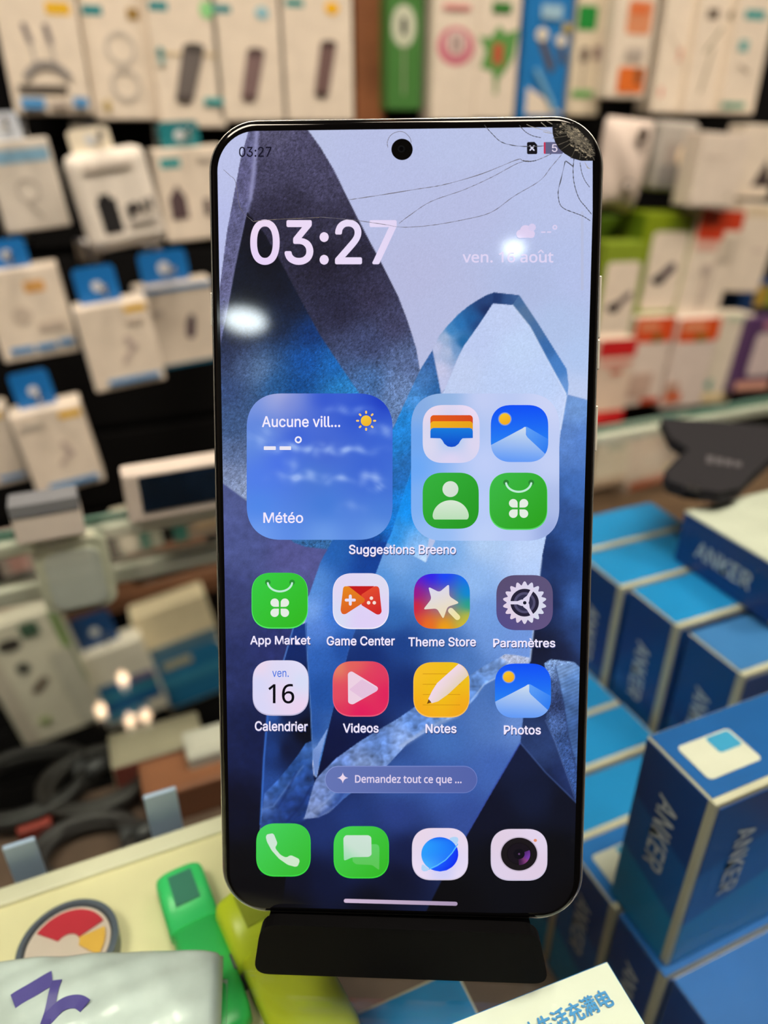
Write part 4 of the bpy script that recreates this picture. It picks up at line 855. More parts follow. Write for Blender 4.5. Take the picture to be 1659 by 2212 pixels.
# black border ring covering the ragged rim of the display
ri = [(x, y, .00003) for x, y in rrect(SX0, SY0, SX1, SY1, RC, 14)]
ro = [(x, y, .00003) for x, y in rrect(SX0 - .0006, SY0 - .0003, SX1 + .0006, SY1 + .0005, RC + .0004, 14)]
loft('border', [ro, ri], M_BLACKG, phone, smooth=False)

# ---- user interface pieces
def resample(pts, n):
    P = np.array(list(pts) + [pts[0]], float); d = np.hypot(*np.diff(P, axis=0).T); c = np.concatenate([[0], np.cumsum(d)])
    t = np.linspace(0, c[-1], n, endpoint=False); return list(zip(np.interp(t, c, P[:, 0]), np.interp(t, c, P[:, 1])))
class UI:
    def __init__(self): self.v = []; self.f = []; self.c = []; self.z = 0
    def poly(self, pts, col):
        n0 = len(self.v); z = self.zb + self.z * .000012; self.z += 1
        P = px_local([p[0] for p in pts], [p[1] for p in pts], z)
        self.v += P.tolist(); self.c += [col(*p) if callable(col) else col for p in pts]
        for t in tessellate_polygon([[Vector((p[0], p[1], 0)) for p in pts]]): self.f.append(tuple(n0 + i for i in t))
        return self
    def rings(self, pts, col, k=12):
        pts = resample(pts, 132 if k > 20 else 64)
        n0 = len(self.v); z = self.zb + self.z * .000012; self.z += 1
        cx = sum(p[0] for p in pts) / len(pts); cy = sum(p[1] for p in pts) / len(pts); n = len(pts)
        A = [(cx + (p[0] - cx) * t, cy + (p[1] - cy) * t) for t in [1 - j / k for j in range(k)] for p in pts] + [(cx, cy)]
        self.v += px_local([a[0] for a in A], [a[1] for a in A], z).tolist(); self.c += [col(*a) if callable(col) else col for a in A]
        for j in range(k - 1):
            for i in range(n):
                a, b = n0 + j * n + i, n0 + j * n + (i + 1) % n; self.f.append((a, b, b + n, a + n))
        for i in range(n): self.f.append((n0 + (k - 1) * n + i, n0 + (k - 1) * n + (i + 1) % n, n0 + k * n))
        return self
    def text(self, s, x0, x1, yb, yt, col, bold=.012, slope=0.0, ref='H'):
        v, f = text_tris(s, bold); lo, hi = v.min(0), v.max(0)
        r, _ = text_tris(ref, bold); cap = r[:, 1].max()
        n0 = len(self.v); z = self.zb + self.z * .000012; self.z += 1
        X = x0 + (v[:, 0] - lo[0]) / (hi[0] - lo[0]) * (x1 - x0); Y = yb - v[:, 1] / cap * (yb - yt) + slope * (X - x0)
        self.v += px_local(X, Y, z).tolist(); self.c += [col(a, b) if callable(col) else col for a, b in zip(X, Y)]
        self.f += [tuple(n0 + i for i in q) for q in f]
        return self
    def done(self, name, label=None):
        fs = []
        V = np.array(self.v)
        for q in self.f:                                            # all faces towards the viewer
            a, b, c = V[q[0]], V[q[1]], V[q[2]]
            nz = (b[0] - a[0]) * (c[1] - a[1]) - (b[1] - a[1]) * (c[0] - a[0])
            fs.append(tuple(reversed(q)) if nz < 0 else q)
        return colour_mesh(name, self.v, fs, np.array(self.c, float), display, label)
def ui(zb=.00005): u = UI(); u.zb = zb; return u
def lg(p, q, a, b):
    """linear gradient from colour a at point p to colour b at q"""
    dx, dy = q[0] - p[0], q[1] - p[1]; L2 = dx * dx + dy * dy
    def f(x, y):
        t = min(1, max(0, ((x - p[0]) * dx + (y - p[1]) * dy) / L2)); return tuple(i + (j - i) * t for i, j in zip(a, b))
    return f
def fld(samples, s=12.0, p=2.6):
    S_ = [(x, y, np.array(c, float)) for x, y, c in samples]
    def f(x, y):
        w = [1 / ((x - a) ** 2 + (y - b) ** 2 + s * s) ** (p / 2) for a, b, _ in S_]
        return tuple(sum(k * c for k, (_, _, c) in zip(w, S_)) / sum(w))
    return f
def squircle(x0, y0, x1, y1, k=.36, n=12, e=2.35):
    r = k * (x1 - x0); out = []
    for cx, cy, a in ((x1 - r, y1 - r, 0), (x0 + r, y1 - r, 90), (x0 + r, y0 + r, 180), (x1 - r, y0 + r, 270)):
        for j in range(n + 1):
            q = math.radians(a + 90 * j / n); c, s = math.cos(q), math.sin(q)
            out.append((cx + r * math.copysign(abs(c) ** (2 / e), c), cy + r * math.copysign(abs(s) ** (2 / e), s)))
    return out
def clip_to(sub, cl):
    out = list(sub); n = len(cl)
    ar = sum(cl[i][0] * cl[(i + 1) % n][1] - cl[(i + 1) % n][0] * cl[i][1] for i in range(n)); sg = 1 if ar > 0 else -1
    for i in range(n):
        a, b = cl[i], cl[(i + 1) % n]
        if abs(a[0] - b[0]) + abs(a[1] - b[1]) < 1e-6: continue
        def side(p): return sg * ((b[0] - a[0]) * (p[1] - a[1]) - (b[1] - a[1]) * (p[0] - a[0]))
        inp, out = out, []
        for j in range(len(inp)):
            p, q = inp[j], inp[(j + 1) % len(inp)]; sp, sq = side(p), side(q)
            if sp >= 0: out.append(p)
            if (sp >= 0) != (sq >= 0): t = sp / (sp - sq); out.append((p[0] + (q[0] - p[0]) * t, p[1] + (q[1] - p[1]) * t))
        if not out: break
    return out
PINKW = (232, 222, 244)
class Icon:
    def __init__(self, rect, col, rings=6, rim=None, zb=.00014):
        self.x0, self.y0, self.x1, self.y1 = rect; self.w = self.x1 - self.x0; self.h = self.y1 - self.y0
        self.sq = squircle(*rect); self.u = ui(zb)
        if rim: self.u.poly([(x + .0, y + 1.2) for x, y in squircle(self.x0 - 1.2, self.y0 - 1.2, self.x1 + 1.2, self.y1 + 1.4)], rim)
        if rings > 1: self.u.rings(self.sq, col, rings)
        else: self.u.poly(self.sq, col)
    def P(self, x, y): return (self.x0 + x * self.w, self.y0 + y * self.h)
    def poly(self, pts, col, r=0, clip=False):
        q = [self.P(*p) for p in pts]
        if r: q = rounded(q, r * self.w)
        if clip: q = clip_to(q, self.sq)
        self.u.poly(q, col); return self
    def circ(self, x, y, r, col, n=40, ry=None): self.u.poly([self.P(x + r * math.cos(2 * math.pi * k / n), y + (ry or r) * math.sin(2 * math.pi * k / n)) for k in range(n)], col); return self
    def cap(self, a, b, w, col): self.u.poly(capsule(*self.P(*a), *self.P(*b), w * self.w), col); return self
    def strip(self, pts, w, col):
        q = [self.P(*p) for p in pts]; L_, R_ = [], []
        for i, p in enumerate(q):
            a, b = q[max(i - 1, 0)], q[min(i + 1, len(q) - 1)]; dx, dy = b[0] - a[0], b[1] - a[1]; l = math.hypot(dx, dy)
            L_.append((p[0] - dy / l * w * self.w / 2, p[1] + dx / l * w * self.w / 2)); R_.append((p[0] + dy / l * w * self.w / 2, p[1] - dx / l * w * self.w / 2))
        self.u.poly(L_ + R_[::-1], col); self.u.poly(circle(*q[0], w * self.w / 2, 16), col); self.u.poly(circle(*q[-1], w * self.w / 2, 16), col); return self
    def G(self, p, q, a, b): return lg(self.P(*p), self.P(*q), a, b)
    def done(self, label): return self.u.done('app_icon', label)

def market(rect, c0, c1):
    i = Icon(rect, lg((rect[0], rect[1]), (rect[2], rect[3]), c0, c1), 3, rim=tuple(min(255, c + 30) for c in c0))
    for x in (.285, .725): i.circ(x, .175, .05, tuple(c * .7 for c in c0))
    i.strip([(.505 - .222 * math.cos(t), .165 + .175 * math.sin(t)) for t in [math.radians(8 + 164 * k / 20) for k in range(21)]], .036, (190, 236, 214))
    for cx, cy, qx, qy in ((.41, .545, 1, 1), (.595, .545, -1, 1), (.41, .73, 1, -1), (.595, .73, -1, -1)):
        r = .076; pts = []
        for k in range(29):
            t = math.radians(45 + (90 if False else 0)) ; a = math.atan2(qy, qx) + math.radians(45) + math.radians(270) * k / 28
            pts.append((cx + r * math.cos(a), cy + r * math.sin(a)))
        pts.append((cx + qx * r, cy + qy * r))
        i.poly(pts, (228, 236, 226))
    return i
def photos(rect):
    i = Icon(rect, lg((rect[0], rect[1]), (rect[0], rect[3]), (8, 78, 246), (50, 150, 240)), 4)
    i.circ(.245, .245, .118, (120, 150, 220)); i.circ(.245, .245, .1, i.G((.2, .15), (.3, .35), (248, 196, 40), (240, 168, 30)))
    i.poly([(.6, .385), (.62, .38), (.66, .4), (1.05, .63), (1.05, 1.05), (.9, .86), (.63, .58)], i.G((.6, .4), (1, .8), (96, 160, 246), (40, 120, 240)), clip=True)
    i.poly([(-.05, .73), (.3, .545), (.55, .41), (.585, .385), (.61, .385), (.612, .52), (.635, .565), (.97, .88), (1.05, 1.05), (-.05, 1.05)], i.G((.5, .4), (.45, 1.0), (206, 220, 238), (96, 152, 246)), clip=True)
    return i

# weather widget
wx = squircle(533, 850, 848, 1166, .24, 16, 2.3)
u = ui(.00005)
_ws = fld([(545, 870, (120, 150, 226)), (604, 853, (206, 196, 222)), (590, 866, (150, 165, 226)), (620, 870, (110, 130, 214)), (700, 860, (46, 82, 206)), (830, 860, (22, 54, 190)), (770, 900, (44, 84, 208)), (560, 920, (88, 130, 220)), (640, 940, (52, 92, 214)), (840, 940, (60, 104, 214)), (545, 960, (96, 140, 224)), (700, 970, (66, 100, 208)), (600, 1000, (70, 112, 232)), (800, 1020, (54, 96, 210)), (560, 1030, (78, 124, 234)), (680, 1030, (74, 120, 210)), (840, 1050, (64, 112, 214)), (560, 1090, (76, 134, 232)), (700, 1090, (66, 122, 216)), (830, 1100, (72, 126, 218)), (560, 1150, (112, 158, 240)), (700, 1155, (110, 158, 234)), (820, 1155, (112, 160, 232))], 26)
_cl = [((640, 968), (690, 968, 0), (60, 9), .45), ((740, 972), (0, 0, 0), (62, 8), .5), ((700, 972), (0, 0, 0), (40, 10), .35), ((560, 950), (0, 0, 0), (26, 14), .3), ((655, 1030), (0, 0, 0), (46, 10), .55), ((630, 1005), (0, 0, 0), (14, 20), .25), ((730, 1036), (0, 0, 0), (30, 8), .4), ((800, 1034), (0, 0, 0), (24, 14), .5), ((830, 930), (0, 0, 0), (30, 10), .4), ((750, 885), (0, 0, 0), (40, 8), .3), ((815, 1052), (0, 0, 0), (18, 7), .35), ((760, 1095), (0, 0, 0), (26, 12), .15), ((575, 935), (0, 0, 0), (20, 20), .2)]
def wcol(x, y):
    c = np.array(_ws(x, y)); a = 0
    for (cx, cy), _, (rx, ry), k in _cl:
        w = 1 + .35 * math.sin(x * .19 + cy) + .3 * math.sin(x * .07 - y * .22 + cx)
        a = max(a, k * w * math.exp(-((x - cx) / rx) ** 2 - ((y - cy - 4 * math.sin(x * .09 + cx)) / ry) ** 2))
    a = min(.85, a * 1.35); return tuple(c * (1 - a) + np.array((158, 186, 244)) * a)
u.rings(wx, wcol, 44)
u.text('Aucune vill...', 566, 735, 922, 899, (240, 232, 250), .012)
u.text('Météo', 569, 655, 1129, 1107, (240, 230, 250), .012)
u.poly(rrect(570, 964, 596, 972, 1.5), (234, 230, 244)); u.poly(rrect(604, 964, 629, 972, 1.5), (234, 230, 244))
u.poly(circle(644.5, 950, 7.6), (240, 236, 250)); u.poly(circle(644.5, 950, 4.1), wcol(644, 950))
u.poly(circle(791, 909, 11.6), lg((786, 900), (796, 920), (246, 200, 60), (238, 178, 40)))
for k in range(8):
    t = k * math.pi / 4; c, s = math.cos(t), math.sin(t); u.poly(capsule(791 + 17 * c, 909 + 17 * s, 791 + 19.6 * c, 909 + 19.6 * s, 4.2), (246, 200, 110))
u.done('weather_widget', 'blue sky weather tile with sun symbol')
# folder
u = ui(.00005)
u.rings(squircle(888, 850, 1208, 1168, .22, 16, 2.3), fld([(900, 870, (132, 170, 226)), (960, 860, (146, 180, 226)), (1040, 860, (196, 206, 244)), (1190, 870, (204, 212, 246)), (900, 950, (110, 164, 238)), (895, 1010, (104, 166, 246)), (1045, 1000, (192, 206, 248)), (1195, 1000, (196, 208, 246)), (905, 1090, (124, 174, 242)), (940, 1155, (150, 188, 244)), (1045, 1090, (186, 204, 248)), (1050, 1155, (190, 208, 248)), (1198, 1090, (172, 188, 232)), (1190, 1150, (150, 168, 222)), (1120, 1155, (186, 202, 246))], 22), 24)
u.done('folder_tile', 'pale translucent folder tile')
# folder icons
i = Icon((913, 875, 1036, 1000), fld([(920, 880, (234, 216, 236)), (1030, 880, (236, 218, 242)), (925, 960, (220, 216, 240)), (1030, 960, (222, 214, 240)), (975, 950, (166, 200, 240)), (975, 995, (222, 212, 242))], 14), 8)
i.poly(rrect(.135, .175, .88, .5, .06), i.G((.1, .2), (.9, .4), (226, 92, 20), (214, 70, 30)))
i.poly(rrect(.135, .28, .88, .55, .06), i.G((.1, .3), (.9, .45), (240, 176, 30), (230, 160, 20)))
i.poly([(.135, .57), (.135, .45), (.15, .41), (.19, .395), (.825, .395), (.865, .41), (.88, .45), (.88, .57), (.70, .575), (.665, .61), (.63, .67), (.57, .715), (.505, .725), (.44, .715), (.38, .67), (.345, .61), (.31, .575)], i.G((.5, .4), (.5, .72), (18, 122, 220), (4, 74, 204)))
i.done('wallet style icon with coloured cards')
photos((1060, 875, 1184, 998)).done('picture icon with sun and mountain, in the folder')
i = Icon((913, 1021, 1034, 1142), lg((913, 1021), (1034, 1142), (52, 178, 62), (34, 150, 30)), 3)
i.circ(.495, .293, .142, i.G((.4, .2), (.6, .4), (216, 230, 214), (206, 222, 208)))
i.poly([(.20, .835), (.178, .79)] + [(.5 - .325 * math.cos(t), .79 - .3 * math.sin(t)) for t in [math.radians(8 + 164 * k / 20) for k in range(21)]] + [(.822, .79), (.80, .835)], i.G((.5, .5), (.5, .83), (216, 232, 212), (186, 222, 184)), r=.03)
i.done('green contacts icon')
market((1058, 1021, 1181, 1142), (60, 186, 74), (40, 160, 24)).done('green shopping bag icon, in the folder')
# row 1
market((545, 1237, 664, 1355), (54, 204, 70), (48, 182, 30)).done('green shopping bag icon, in the main row')
i = Icon((720, 1238, 839, 1356), fld([(730, 1245, (226, 214, 242)), (830, 1245, (222, 220, 240)), (725, 1340, (214, 222, 244)), (835, 1345, (226, 208, 246)), (780, 1340, (222, 206, 246))], 20), 5, rim=(240, 234, 250))
i.poly([(.26, .235), (.74, .235), (.56, .45), (.45, .45)], (196, 24, 26))
i.poly([(.745, .235), (.81, .24), (.835, .28), (.88, .71), (.84, .755), (.79, .755), (.5, .575), (.56, .50), (.50, .395)], i.G((.6, .3), (.85, .75), (226, 76, 44), (206, 34, 40)), r=.03)
i.poly([(.18, .27), (.2, .24), (.275, .235), (.57, .465), (.575, .505), (.55, .535), (.22, .75), (.16, .745), (.132, .68)], i.G((.2, .25), (.3, .75), (230, 134, 24), (218, 92, 34)), r=.03)
i.cap((.235, .49), (.385, .49), .052, PINKW); i.cap((.31, .415), (.31, .565), .052, PINKW)
for x, y in ((.692, .455), (.642, .538), (.745, .538)): i.circ(x, y, .032, (246, 224, 214), 20)
i.done('white icon with orange game controller')
R_ = (894, 1239, 1015, 1358)
i = Icon(R_, fld([(898, 1243, (96, 14, 214)), (930, 1240, (44, 30, 236)), (960, 1240, (16, 70, 250)), (1012, 1243, (4, 110, 252)), (1012, 1280, (0, 134, 220)), (1014, 1305, (30, 160, 140)), (1012, 1335, (190, 186, 60)), (1008, 1355, (220, 190, 40)), (960, 1356, (240, 160, 16)), (925, 1352, (236, 110, 30)), (898, 1350, (226, 66, 40)), (894, 1310, (210, 34, 60)), (894, 1280, (150, 18, 140)), (955, 1298, (150, 110, 160))], 9), 12)
i.poly([(.255, .235), (.455, .335), (.628, .185), (.632, .41), (.815, .53), (.60, .60), (.525, .825), (.41, .63), (.165, .65), (.315, .455)], i.G((.3, .2), (.5, .85), (214, 214, 246), (240, 222, 176)), r=.05)
i.cap((.66, .67), (.775, .79), .1, i.G((.62, .64), (.82, .84), (234, 224, 190), (240, 226, 150)))
i.done('rainbow icon with star wand')
i = Icon((1072, 1242, 1194, 1361), fld([(1080, 1250, (88, 76, 112)), (1190, 1250, (92, 82, 120)), (1078, 1350, (84, 76, 136)), (1190, 1355, (96, 82, 128))], 20), 4)
pts = []
for k in range(18 * 8):
    a = 2 * math.pi * k / 144 + .09; q = .5 + .5 * math.cos(18 * a); r = .315 + .073 * q ** .8; pts.append((.5 + r * math.cos(a - math.pi / 2), .5 + r * math.sin(a - math.pi / 2)))
i.poly(pts, fld([(1100, 1270, (222, 208, 232)), (1165, 1265, (214, 214, 238)), (1100, 1330, (228, 208, 228)), (1170, 1335, (214, 220, 236))], 20))
i.circ(.5, .5, .252, (34, 30, 54)); i.circ(.5, .5, .192, (80, 76, 110)); i.circ(.5, .5, .148, (48, 46, 76)); 
for a in (60, 180, 300):
    c, s = math.cos(math.radians(a)), -math.sin(math.radians(a)); i.cap((.5, .5), (.5 + .285 * c, .5 + .285 * s), .056, (220, 212, 236))
    i.poly([(.5 + .05 * c - .06 * s, .5 + .05 * s + .06 * c), (.5 + .05 * c + .06 * s, .5 + .05 * s - .06 * c), (.5 + .15 * c + .02 * s, .5 + .15 * s - .02 * c), (.5 + .15 * c - .02 * s, .5 + .15 * s + .02 * c)], (220, 212, 236))
i.circ(.5, .5, .07, (220, 212, 236)); i.circ(.5, .5, .031, (24, 24, 44))
i.done('grey settings icon with gear wheel')
# row 2
i = Icon((547, 1426, 666, 1543), fld([(560, 1435, (234, 214, 236)), (650, 1435, (224, 220, 246)), (560, 1480, (214, 214, 246)), (650, 1470, (214, 220, 246)), (610, 1500, (232, 212, 238)), (560, 1530, (216, 214, 246)), (650, 1530, (234, 210, 238)), (600, 1450, (220, 216, 244))], 9), 8, rim=(186, 182, 214))
i.u.text('ven.', 588.5, 624, 1461.5, 1444.5, (44, 104, 220), .002); i.u.text('16', 580, 636, 1518, 1475, (8, 8, 14), .006)
i.done('white calendar icon with date')
i = Icon((720, 1428, 839, 1545), fld([(728, 1436, (226, 136, 100)), (760, 1430, (226, 96, 92)), (835, 1436, (222, 60, 96)), (725, 1500, (224, 76, 96)), (835, 1500, (224, 34, 92)), (780, 1540, (226, 28, 92)), (725, 1540, (222, 52, 90)), (790, 1480, (226, 56, 92))], 12), 6, rim=(234, 90, 120))
i.poly([(.265, .22), (.33, .18), (.8, .47), (.815, .51), (.79, .55), (.35, .80), (.27, .77)], (236, 208, 226), r=.05)
i.poly([(.52, .33), (.79, .49), (.815, .51), (.79, .55), (.53, .69), (.29, .52)], (228, 192, 220), r=.02)
i.done('red icon with play triangle')
i = Icon((894, 1430, 1013, 1547), fld([(900, 1440, (246, 190, 40)), (1000, 1440, (236, 194, 24)), (900, 1540, (246, 170, 24)), (1005, 1540, (242, 166, 22)), (950, 1490, (240, 190, 20))], 15), 4, rim=(246, 190, 90))
for y in (.215, .405, .595, .785): i.poly(rrect(.16, y - .006, .84, y + .006, .004), (208, 150, 20))
i.poly([(.82, .02), (1.02, .02), (1.02, .21), (.62, .59), (.44, .72), (.325, .755), (.26, .675), (.33, .53), (.42, .385)], i.G((.5, .4), (.68, .55), (240, 216, 234), (226, 208, 180)), clip=True)
i.poly([(.235, .765), (.27, .68), (.318, .74)], (110, 70, 14))
i.done('yellow notes icon with pencil')
photos((1069, 1433, 1190, 1550)).done('picture icon with sun and mountain, in the second row')
# dock
i = Icon((555, 1778, 670, 1890), lg((555, 1778), (670, 1890), (70, 210, 96), (52, 184, 44)), 3, rim=(60, 220, 70))
i.poly([(.17, .26), (.19, .21), (.295, .19), (.325, .215), (.385, .37), (.375, .415), (.35, .45), (.355, .49), (.44, .6), (.53, .65), (.58, .645), (.61, .62), (.655, .615), (.79, .68), (.805, .73), (.77, .82), (.72, .835), (.58, .795), (.42, .68), (.28, .52), (.19, .35)], i.G((.2, .2), (.75, .8), (206, 228, 216), (206, 232, 200)), r=.03)
i.done('green telephone handset icon')
i = Icon((722, 1784, 839, 1894), lg((722, 1784), (839, 1894), (70, 210, 84), (50, 180, 34)), 3, rim=(60, 220, 60))
i.poly([(.45, .355), (.78, .35), (.825, .38), (.835, .45), (.83, .86), (.70, .76), (.40, .745), (.34, .69), (.335, .58)], i.G((.5, .4), (.6, .85), (96, 206, 104), (92, 196, 84)), r=.03)
i.poly([(.17, .23), (.21, .175), (.64, .175), (.685, .215), (.69, .56), (.64, .60), (.34, .605), (.18, .68)], fld([(745, 1810, (206, 226, 214)), (800, 1810, (206, 226, 214)), (742, 1845, (150, 220, 170)), (790, 1845, (200, 224, 208))], 10), r=.04)
i.done('green message bubbles icon')
i = Icon((891, 1788, 1010, 1898), fld([(900, 1795, (232, 214, 232)), (1000, 1795, (232, 216, 236)), (900, 1890, (236, 220, 242)), (1000, 1890, (232, 220, 244)), (960, 1880, (206, 206, 246))], 14), 6, rim=(214, 204, 226))
i.poly([(.18, .70), (.30, .80), (.27, .84), (.20, .85), (.165, .82), (.16, .77)], (176, 212, 246), r=.03); i.poly([(.66, .20), (.75, .165), (.82, .18), (.835, .23), (.80, .33), (.74, .30)], (176, 212, 246), r=.03)
i.circ(.495, .51, .335, fld([(915, 1830, (40, 160, 252)), (950, 1815, (20, 96, 240)), (985, 1830, (16, 110, 250)), (925, 1865, (70, 180, 252)), (960, 1850, (30, 140, 252)), (980, 1860, (10, 80, 250)), (950, 1878, (30, 120, 252))], 8), 56)
i.poly([(.335, .805), (.45, .745), (.6, .64), (.72, .5), (.81, .37), (.828, .46), (.83, .54), (.80, .65), (.72, .76), (.62, .825), (.5, .85), (.40, .832)], i.G((.5, .7), (.7, .8), (20, 90, 252), (8, 44, 240)))
i.strip([(.30, .80), (.45, .728), (.6, .622), (.72, .482), (.82, .31)], .018, (90, 190, 252))
i.done('white icon with blue ringed planet')
i = Icon((1061, 1790, 1181, 1899), fld([(1070, 1800, (224, 206, 226)), (1170, 1800, (226, 212, 236)), (1070, 1890, (222, 208, 232)), (1170, 1890, (222, 204, 226))], 20), 4, rim=(206, 198, 222))
i.circ(.5, .495, .345, (196, 182, 202)); i.circ(.5, .495, .325, (22, 18, 22), 56)
i.circ(.5, .485, .22, (12, 8, 14)); i.circ(.5, .485, .205, (20, 14, 24))
i.poly([(.5 + .2 * math.cos(t), .49 + .22 * math.sin(t)) for t in [math.radians(-20 + 110 * k / 16) for k in range(17)]] + [(.48, .5)], fld([(1125, 1850, (60, 20, 100)), (1140, 1852, (120, 60, 190)), (1143, 1862, (170, 80, 120)), (1120, 1862, (60, 24, 60)), (1120, 1845, (10, 8, 16))], 5))
i.circ(.5, .49, .1, (9, 7, 18)); i.circ(.5, .49, .02, (90, 60, 100), 16); i.circ(.79, .22, .03, (226, 140, 100), 20)
i.done('white camera icon with dark lens')

def caption(s, x0, x1, yb, yt, col=(236, 228, 250), bold=.016, slope=0, label=None, zb=.00022, name='caption'):
    u = ui(zb); u.text(s, x0 + 1, x1 + 1, yb + 2, yt + 2, (54, 62, 112), bold, slope); u.z += 1; u.text(s, x0, x1, yb, yt, col, bold, slope); return u.done(name, label)
caption('Suggestions Breeno', 754, 985, 1196, 1176.5, label='caption under the folder')
caption('App Market', 541, 671, 1391, 1373); caption('Game Center', 706, 853, 1393, 1374); caption('Theme Store', 882, 1028, 1395, 1376); caption('Paramètres', 1065, 1199, 1397, 1379)
caption('Calendrier', 551, 665, 1577, 1557, slope=.01); caption('Videos', 741, 818, 1581, 1562); caption('Notes', 919, 986, 1582, 1563); caption('Photos', 1088, 1168, 1585, 1566)
u = ui(.00005); u.poly(rrect(702, 1654, 1031, 1713, 30, 14), lg((702, 1654), (1031, 1713), (128, 144, 204), (104, 122, 192)))
u.poly(rrect(703.5, 1656, 1029.5, 1711.5, 29, 14), lg((702, 1654), (1031, 1713), (100, 116, 180), (82, 98, 168)))
c_ = (740.5, 1680); q = []
for k in range(4):                                                   # four pointed sparkle with hollow sides
    a0, a1 = k * math.pi / 2, (k + 1) * math.pi / 2; A, B = (math.cos(a0), math.sin(a0)), (math.cos(a1), math.sin(a1))
    for j in range(8):
        t = j / 8; am = (a0 + a1) / 2; m_ = (2.2 * math.cos(am), 2.2 * math.sin(am))
        q.append(tuple(c + 12 * (1 - t) ** 2 * a + 2 * t * (1 - t) * m + 12 * t * t * b for c, a, m, b in zip(c_, A, m_, B)))
u.poly(q, (236, 216, 236))
u.text('Demandez tout ce que ...', 767, 997, 1690, 1673, (222, 208, 234), .014, .004)
u.done('search_pill', 'rounded translucent prompt bar')
u = ui(.00005)
q0, q1, q2, q3 = (743, 1941.5), (988, 1948), (988, 1956.5), (743, 1950.5)
u.poly(capsule(747, 1945.5, 984, 1952, 8.6), lg((743, 1945), (988, 1950), (206, 184, 212), (170, 150, 180))); u.done('home_bar')
u = ui(.00022); u.text('03:27', 541, 857, 569, 475, fld([(560, 480, (236, 216, 240)), (560, 560, (228, 208, 244)), (700, 520, (234, 216, 242)), (790, 520, (230, 218, 246)), (840, 500, (222, 210, 240))], 30), .014, 0, ref='0'); u.done('clock_digits', 'large pink white clock digits')
u = ui(.00022); u.text('03:27', 517, 587, 339.5, 318, (18, 16, 34), .006, 0, ref='0'); u.done('status_clock', 'small dark clock in the corner')
u = ui(.00022); u.text('ven. 16 aout', 999, 1195, 567, 543, (220, 210, 240), .012); u.poly(capsule(1163, 546, 1168, 541, 2.6), (220, 210, 240)); u.poly(capsule(1168, 541, 1173, 546, 2.6), (220, 210, 240)); u.done('date_line', 'pale date line')
u = ui(.00022)
for x, y, r in ((1124, 506, 9), (1135, 499, 12), (1146, 506, 9)): u.poly(circle(x, y, r, 28), (220, 206, 238))
u.poly(rrect(1116, 503, 1154, 514.5, 5), (220, 206, 238)); u.poly(circle(1149, 492, 8, 24), (214, 204, 238))
u.poly(rrect(1168, 501, 1178, 503.5, 1), (220, 208, 240)); u.poly(rrect(1181, 501, 1190, 503.5, 1), (220, 208, 240)); u.poly(circle(1198, 492, 5.2, 20), (220, 208, 240)); u.poly(circle(1198, 492, 2.6, 20), (186, 195, 232))
u.done('weather_glyph', 'pale cloud sign')
u = ui(.00022)
u.poly([(1140, 308), (1154, 307.5), (1160, 314), (1160, 332), (1158, 334), (1140, 334), (1138, 332), (1138, 310)], (10, 10, 18))
u.poly(capsule(1144.5, 316.5, 1153, 325.5, 3), (214, 214, 236)); u.poly(capsule(1153, 316.5, 1144.5, 325.5, 3), (214, 214, 236)); u.done('sim_sign', 'black card sign with cross')
u = ui(.00022)
u.poly(rrect(1174, 308, 1216, 333.5, 4), (96, 96, 130)); u.poly(rrect(1174, 308, 1178, 333.5, 2), (196, 50, 84)); u.text('5', 1191.5, 1203.5, 329, 312.5, (224, 212, 232), .006, 0, ref='5'); u.done('battery_sign', 'grey battery sign with red end')
u = ui(.00005); u.poly(rrect(1254.5, 456, 1260.5, 628, 3), (182, 190, 222)); u.done('edge_bar', 'faint edge handle')

# front camera, cracks, shattered corner: on the glass
fc = [(*S(x, y), .00026) for x, y in circle(868.5, 324, 23, 48)]
cam_o = prism('front_camera', fc, (0, 0, .00002), mat((6, 6, 7), .1, name='camera_black', noise=.02), phone)
prism('lens', [(*S(x, y), .00029) for x, y in circle(867, 323, 8, 32)], (0, 0, .00001), mat((16, 18, 22), .05, name='lens_glass'), cam_o)
prism('lens', [(*S(x, y), .000305) for x, y in circle(867, 323, 4.5, 24)], (0, 0, .00001), mat((4, 4, 6), .02, name='lens_glass'), cam_o)
M_CRK = mat((96, 100, 122), .4, name='crack_line'); M_CRK2 = mat((60, 66, 78), .3, name='crack_dark'); M_CRKL = mat((150, 152, 150), .4, name='crack_pale')
def crack(pts, w, m=M_CRK, smooth=True):
    P = catmull(pts, 8) if smooth else pts
    bm = bmesh.new(); prev = None; n = len(P)
    for i, p in enumerate(P):
        a, b = P[max(i - 1, 0)], P[min(i + 1, n - 1)]; dx, dy = b[0] - a[0], b[1] - a[1]; l = math.hypot(dx, dy) or 1
        ww = w * (.55 + .45 * math.sin(i * 1.7 + p[0])) / 2 + .25
        cur = [bm.verts.new((*S(p[0] - dy / l * ww, p[1] + dx / l * ww), .00033)), bm.verts.new((*S(p[0] + dy / l * ww, p[1] - dx / l * ww), .00033))]
        if prev: bm.faces.new((prev[0], prev[1], cur[1], cur[0]))
        prev = cur
    me = bm_mesh(bm, 'crack'); return link('crack', me, phone, m)
crack([(753, 433), (820, 423), (900, 410), (960, 400), (1040, 377), (1115, 347), (1128, 348), (1150, 349.5), (1168, 344), (1190, 334)], 1.4)
crack([(862, 484), (880, 470), (930, 437), (1000, 412), (1060, 385), (1110, 358), (1128, 351)], 1.0)
crack([(690, 470), (760, 476), (830, 486), (870, 492), (930, 488), (1000, 476), (1060, 460), (1110, 425), (1165, 392), (1190, 362), (1212, 336)], 1.1)
crack([(1046, 272), (1062, 290), (1082, 308), (1110, 316), (1140, 318), (1174, 317)], 1.6, M_CRK2)
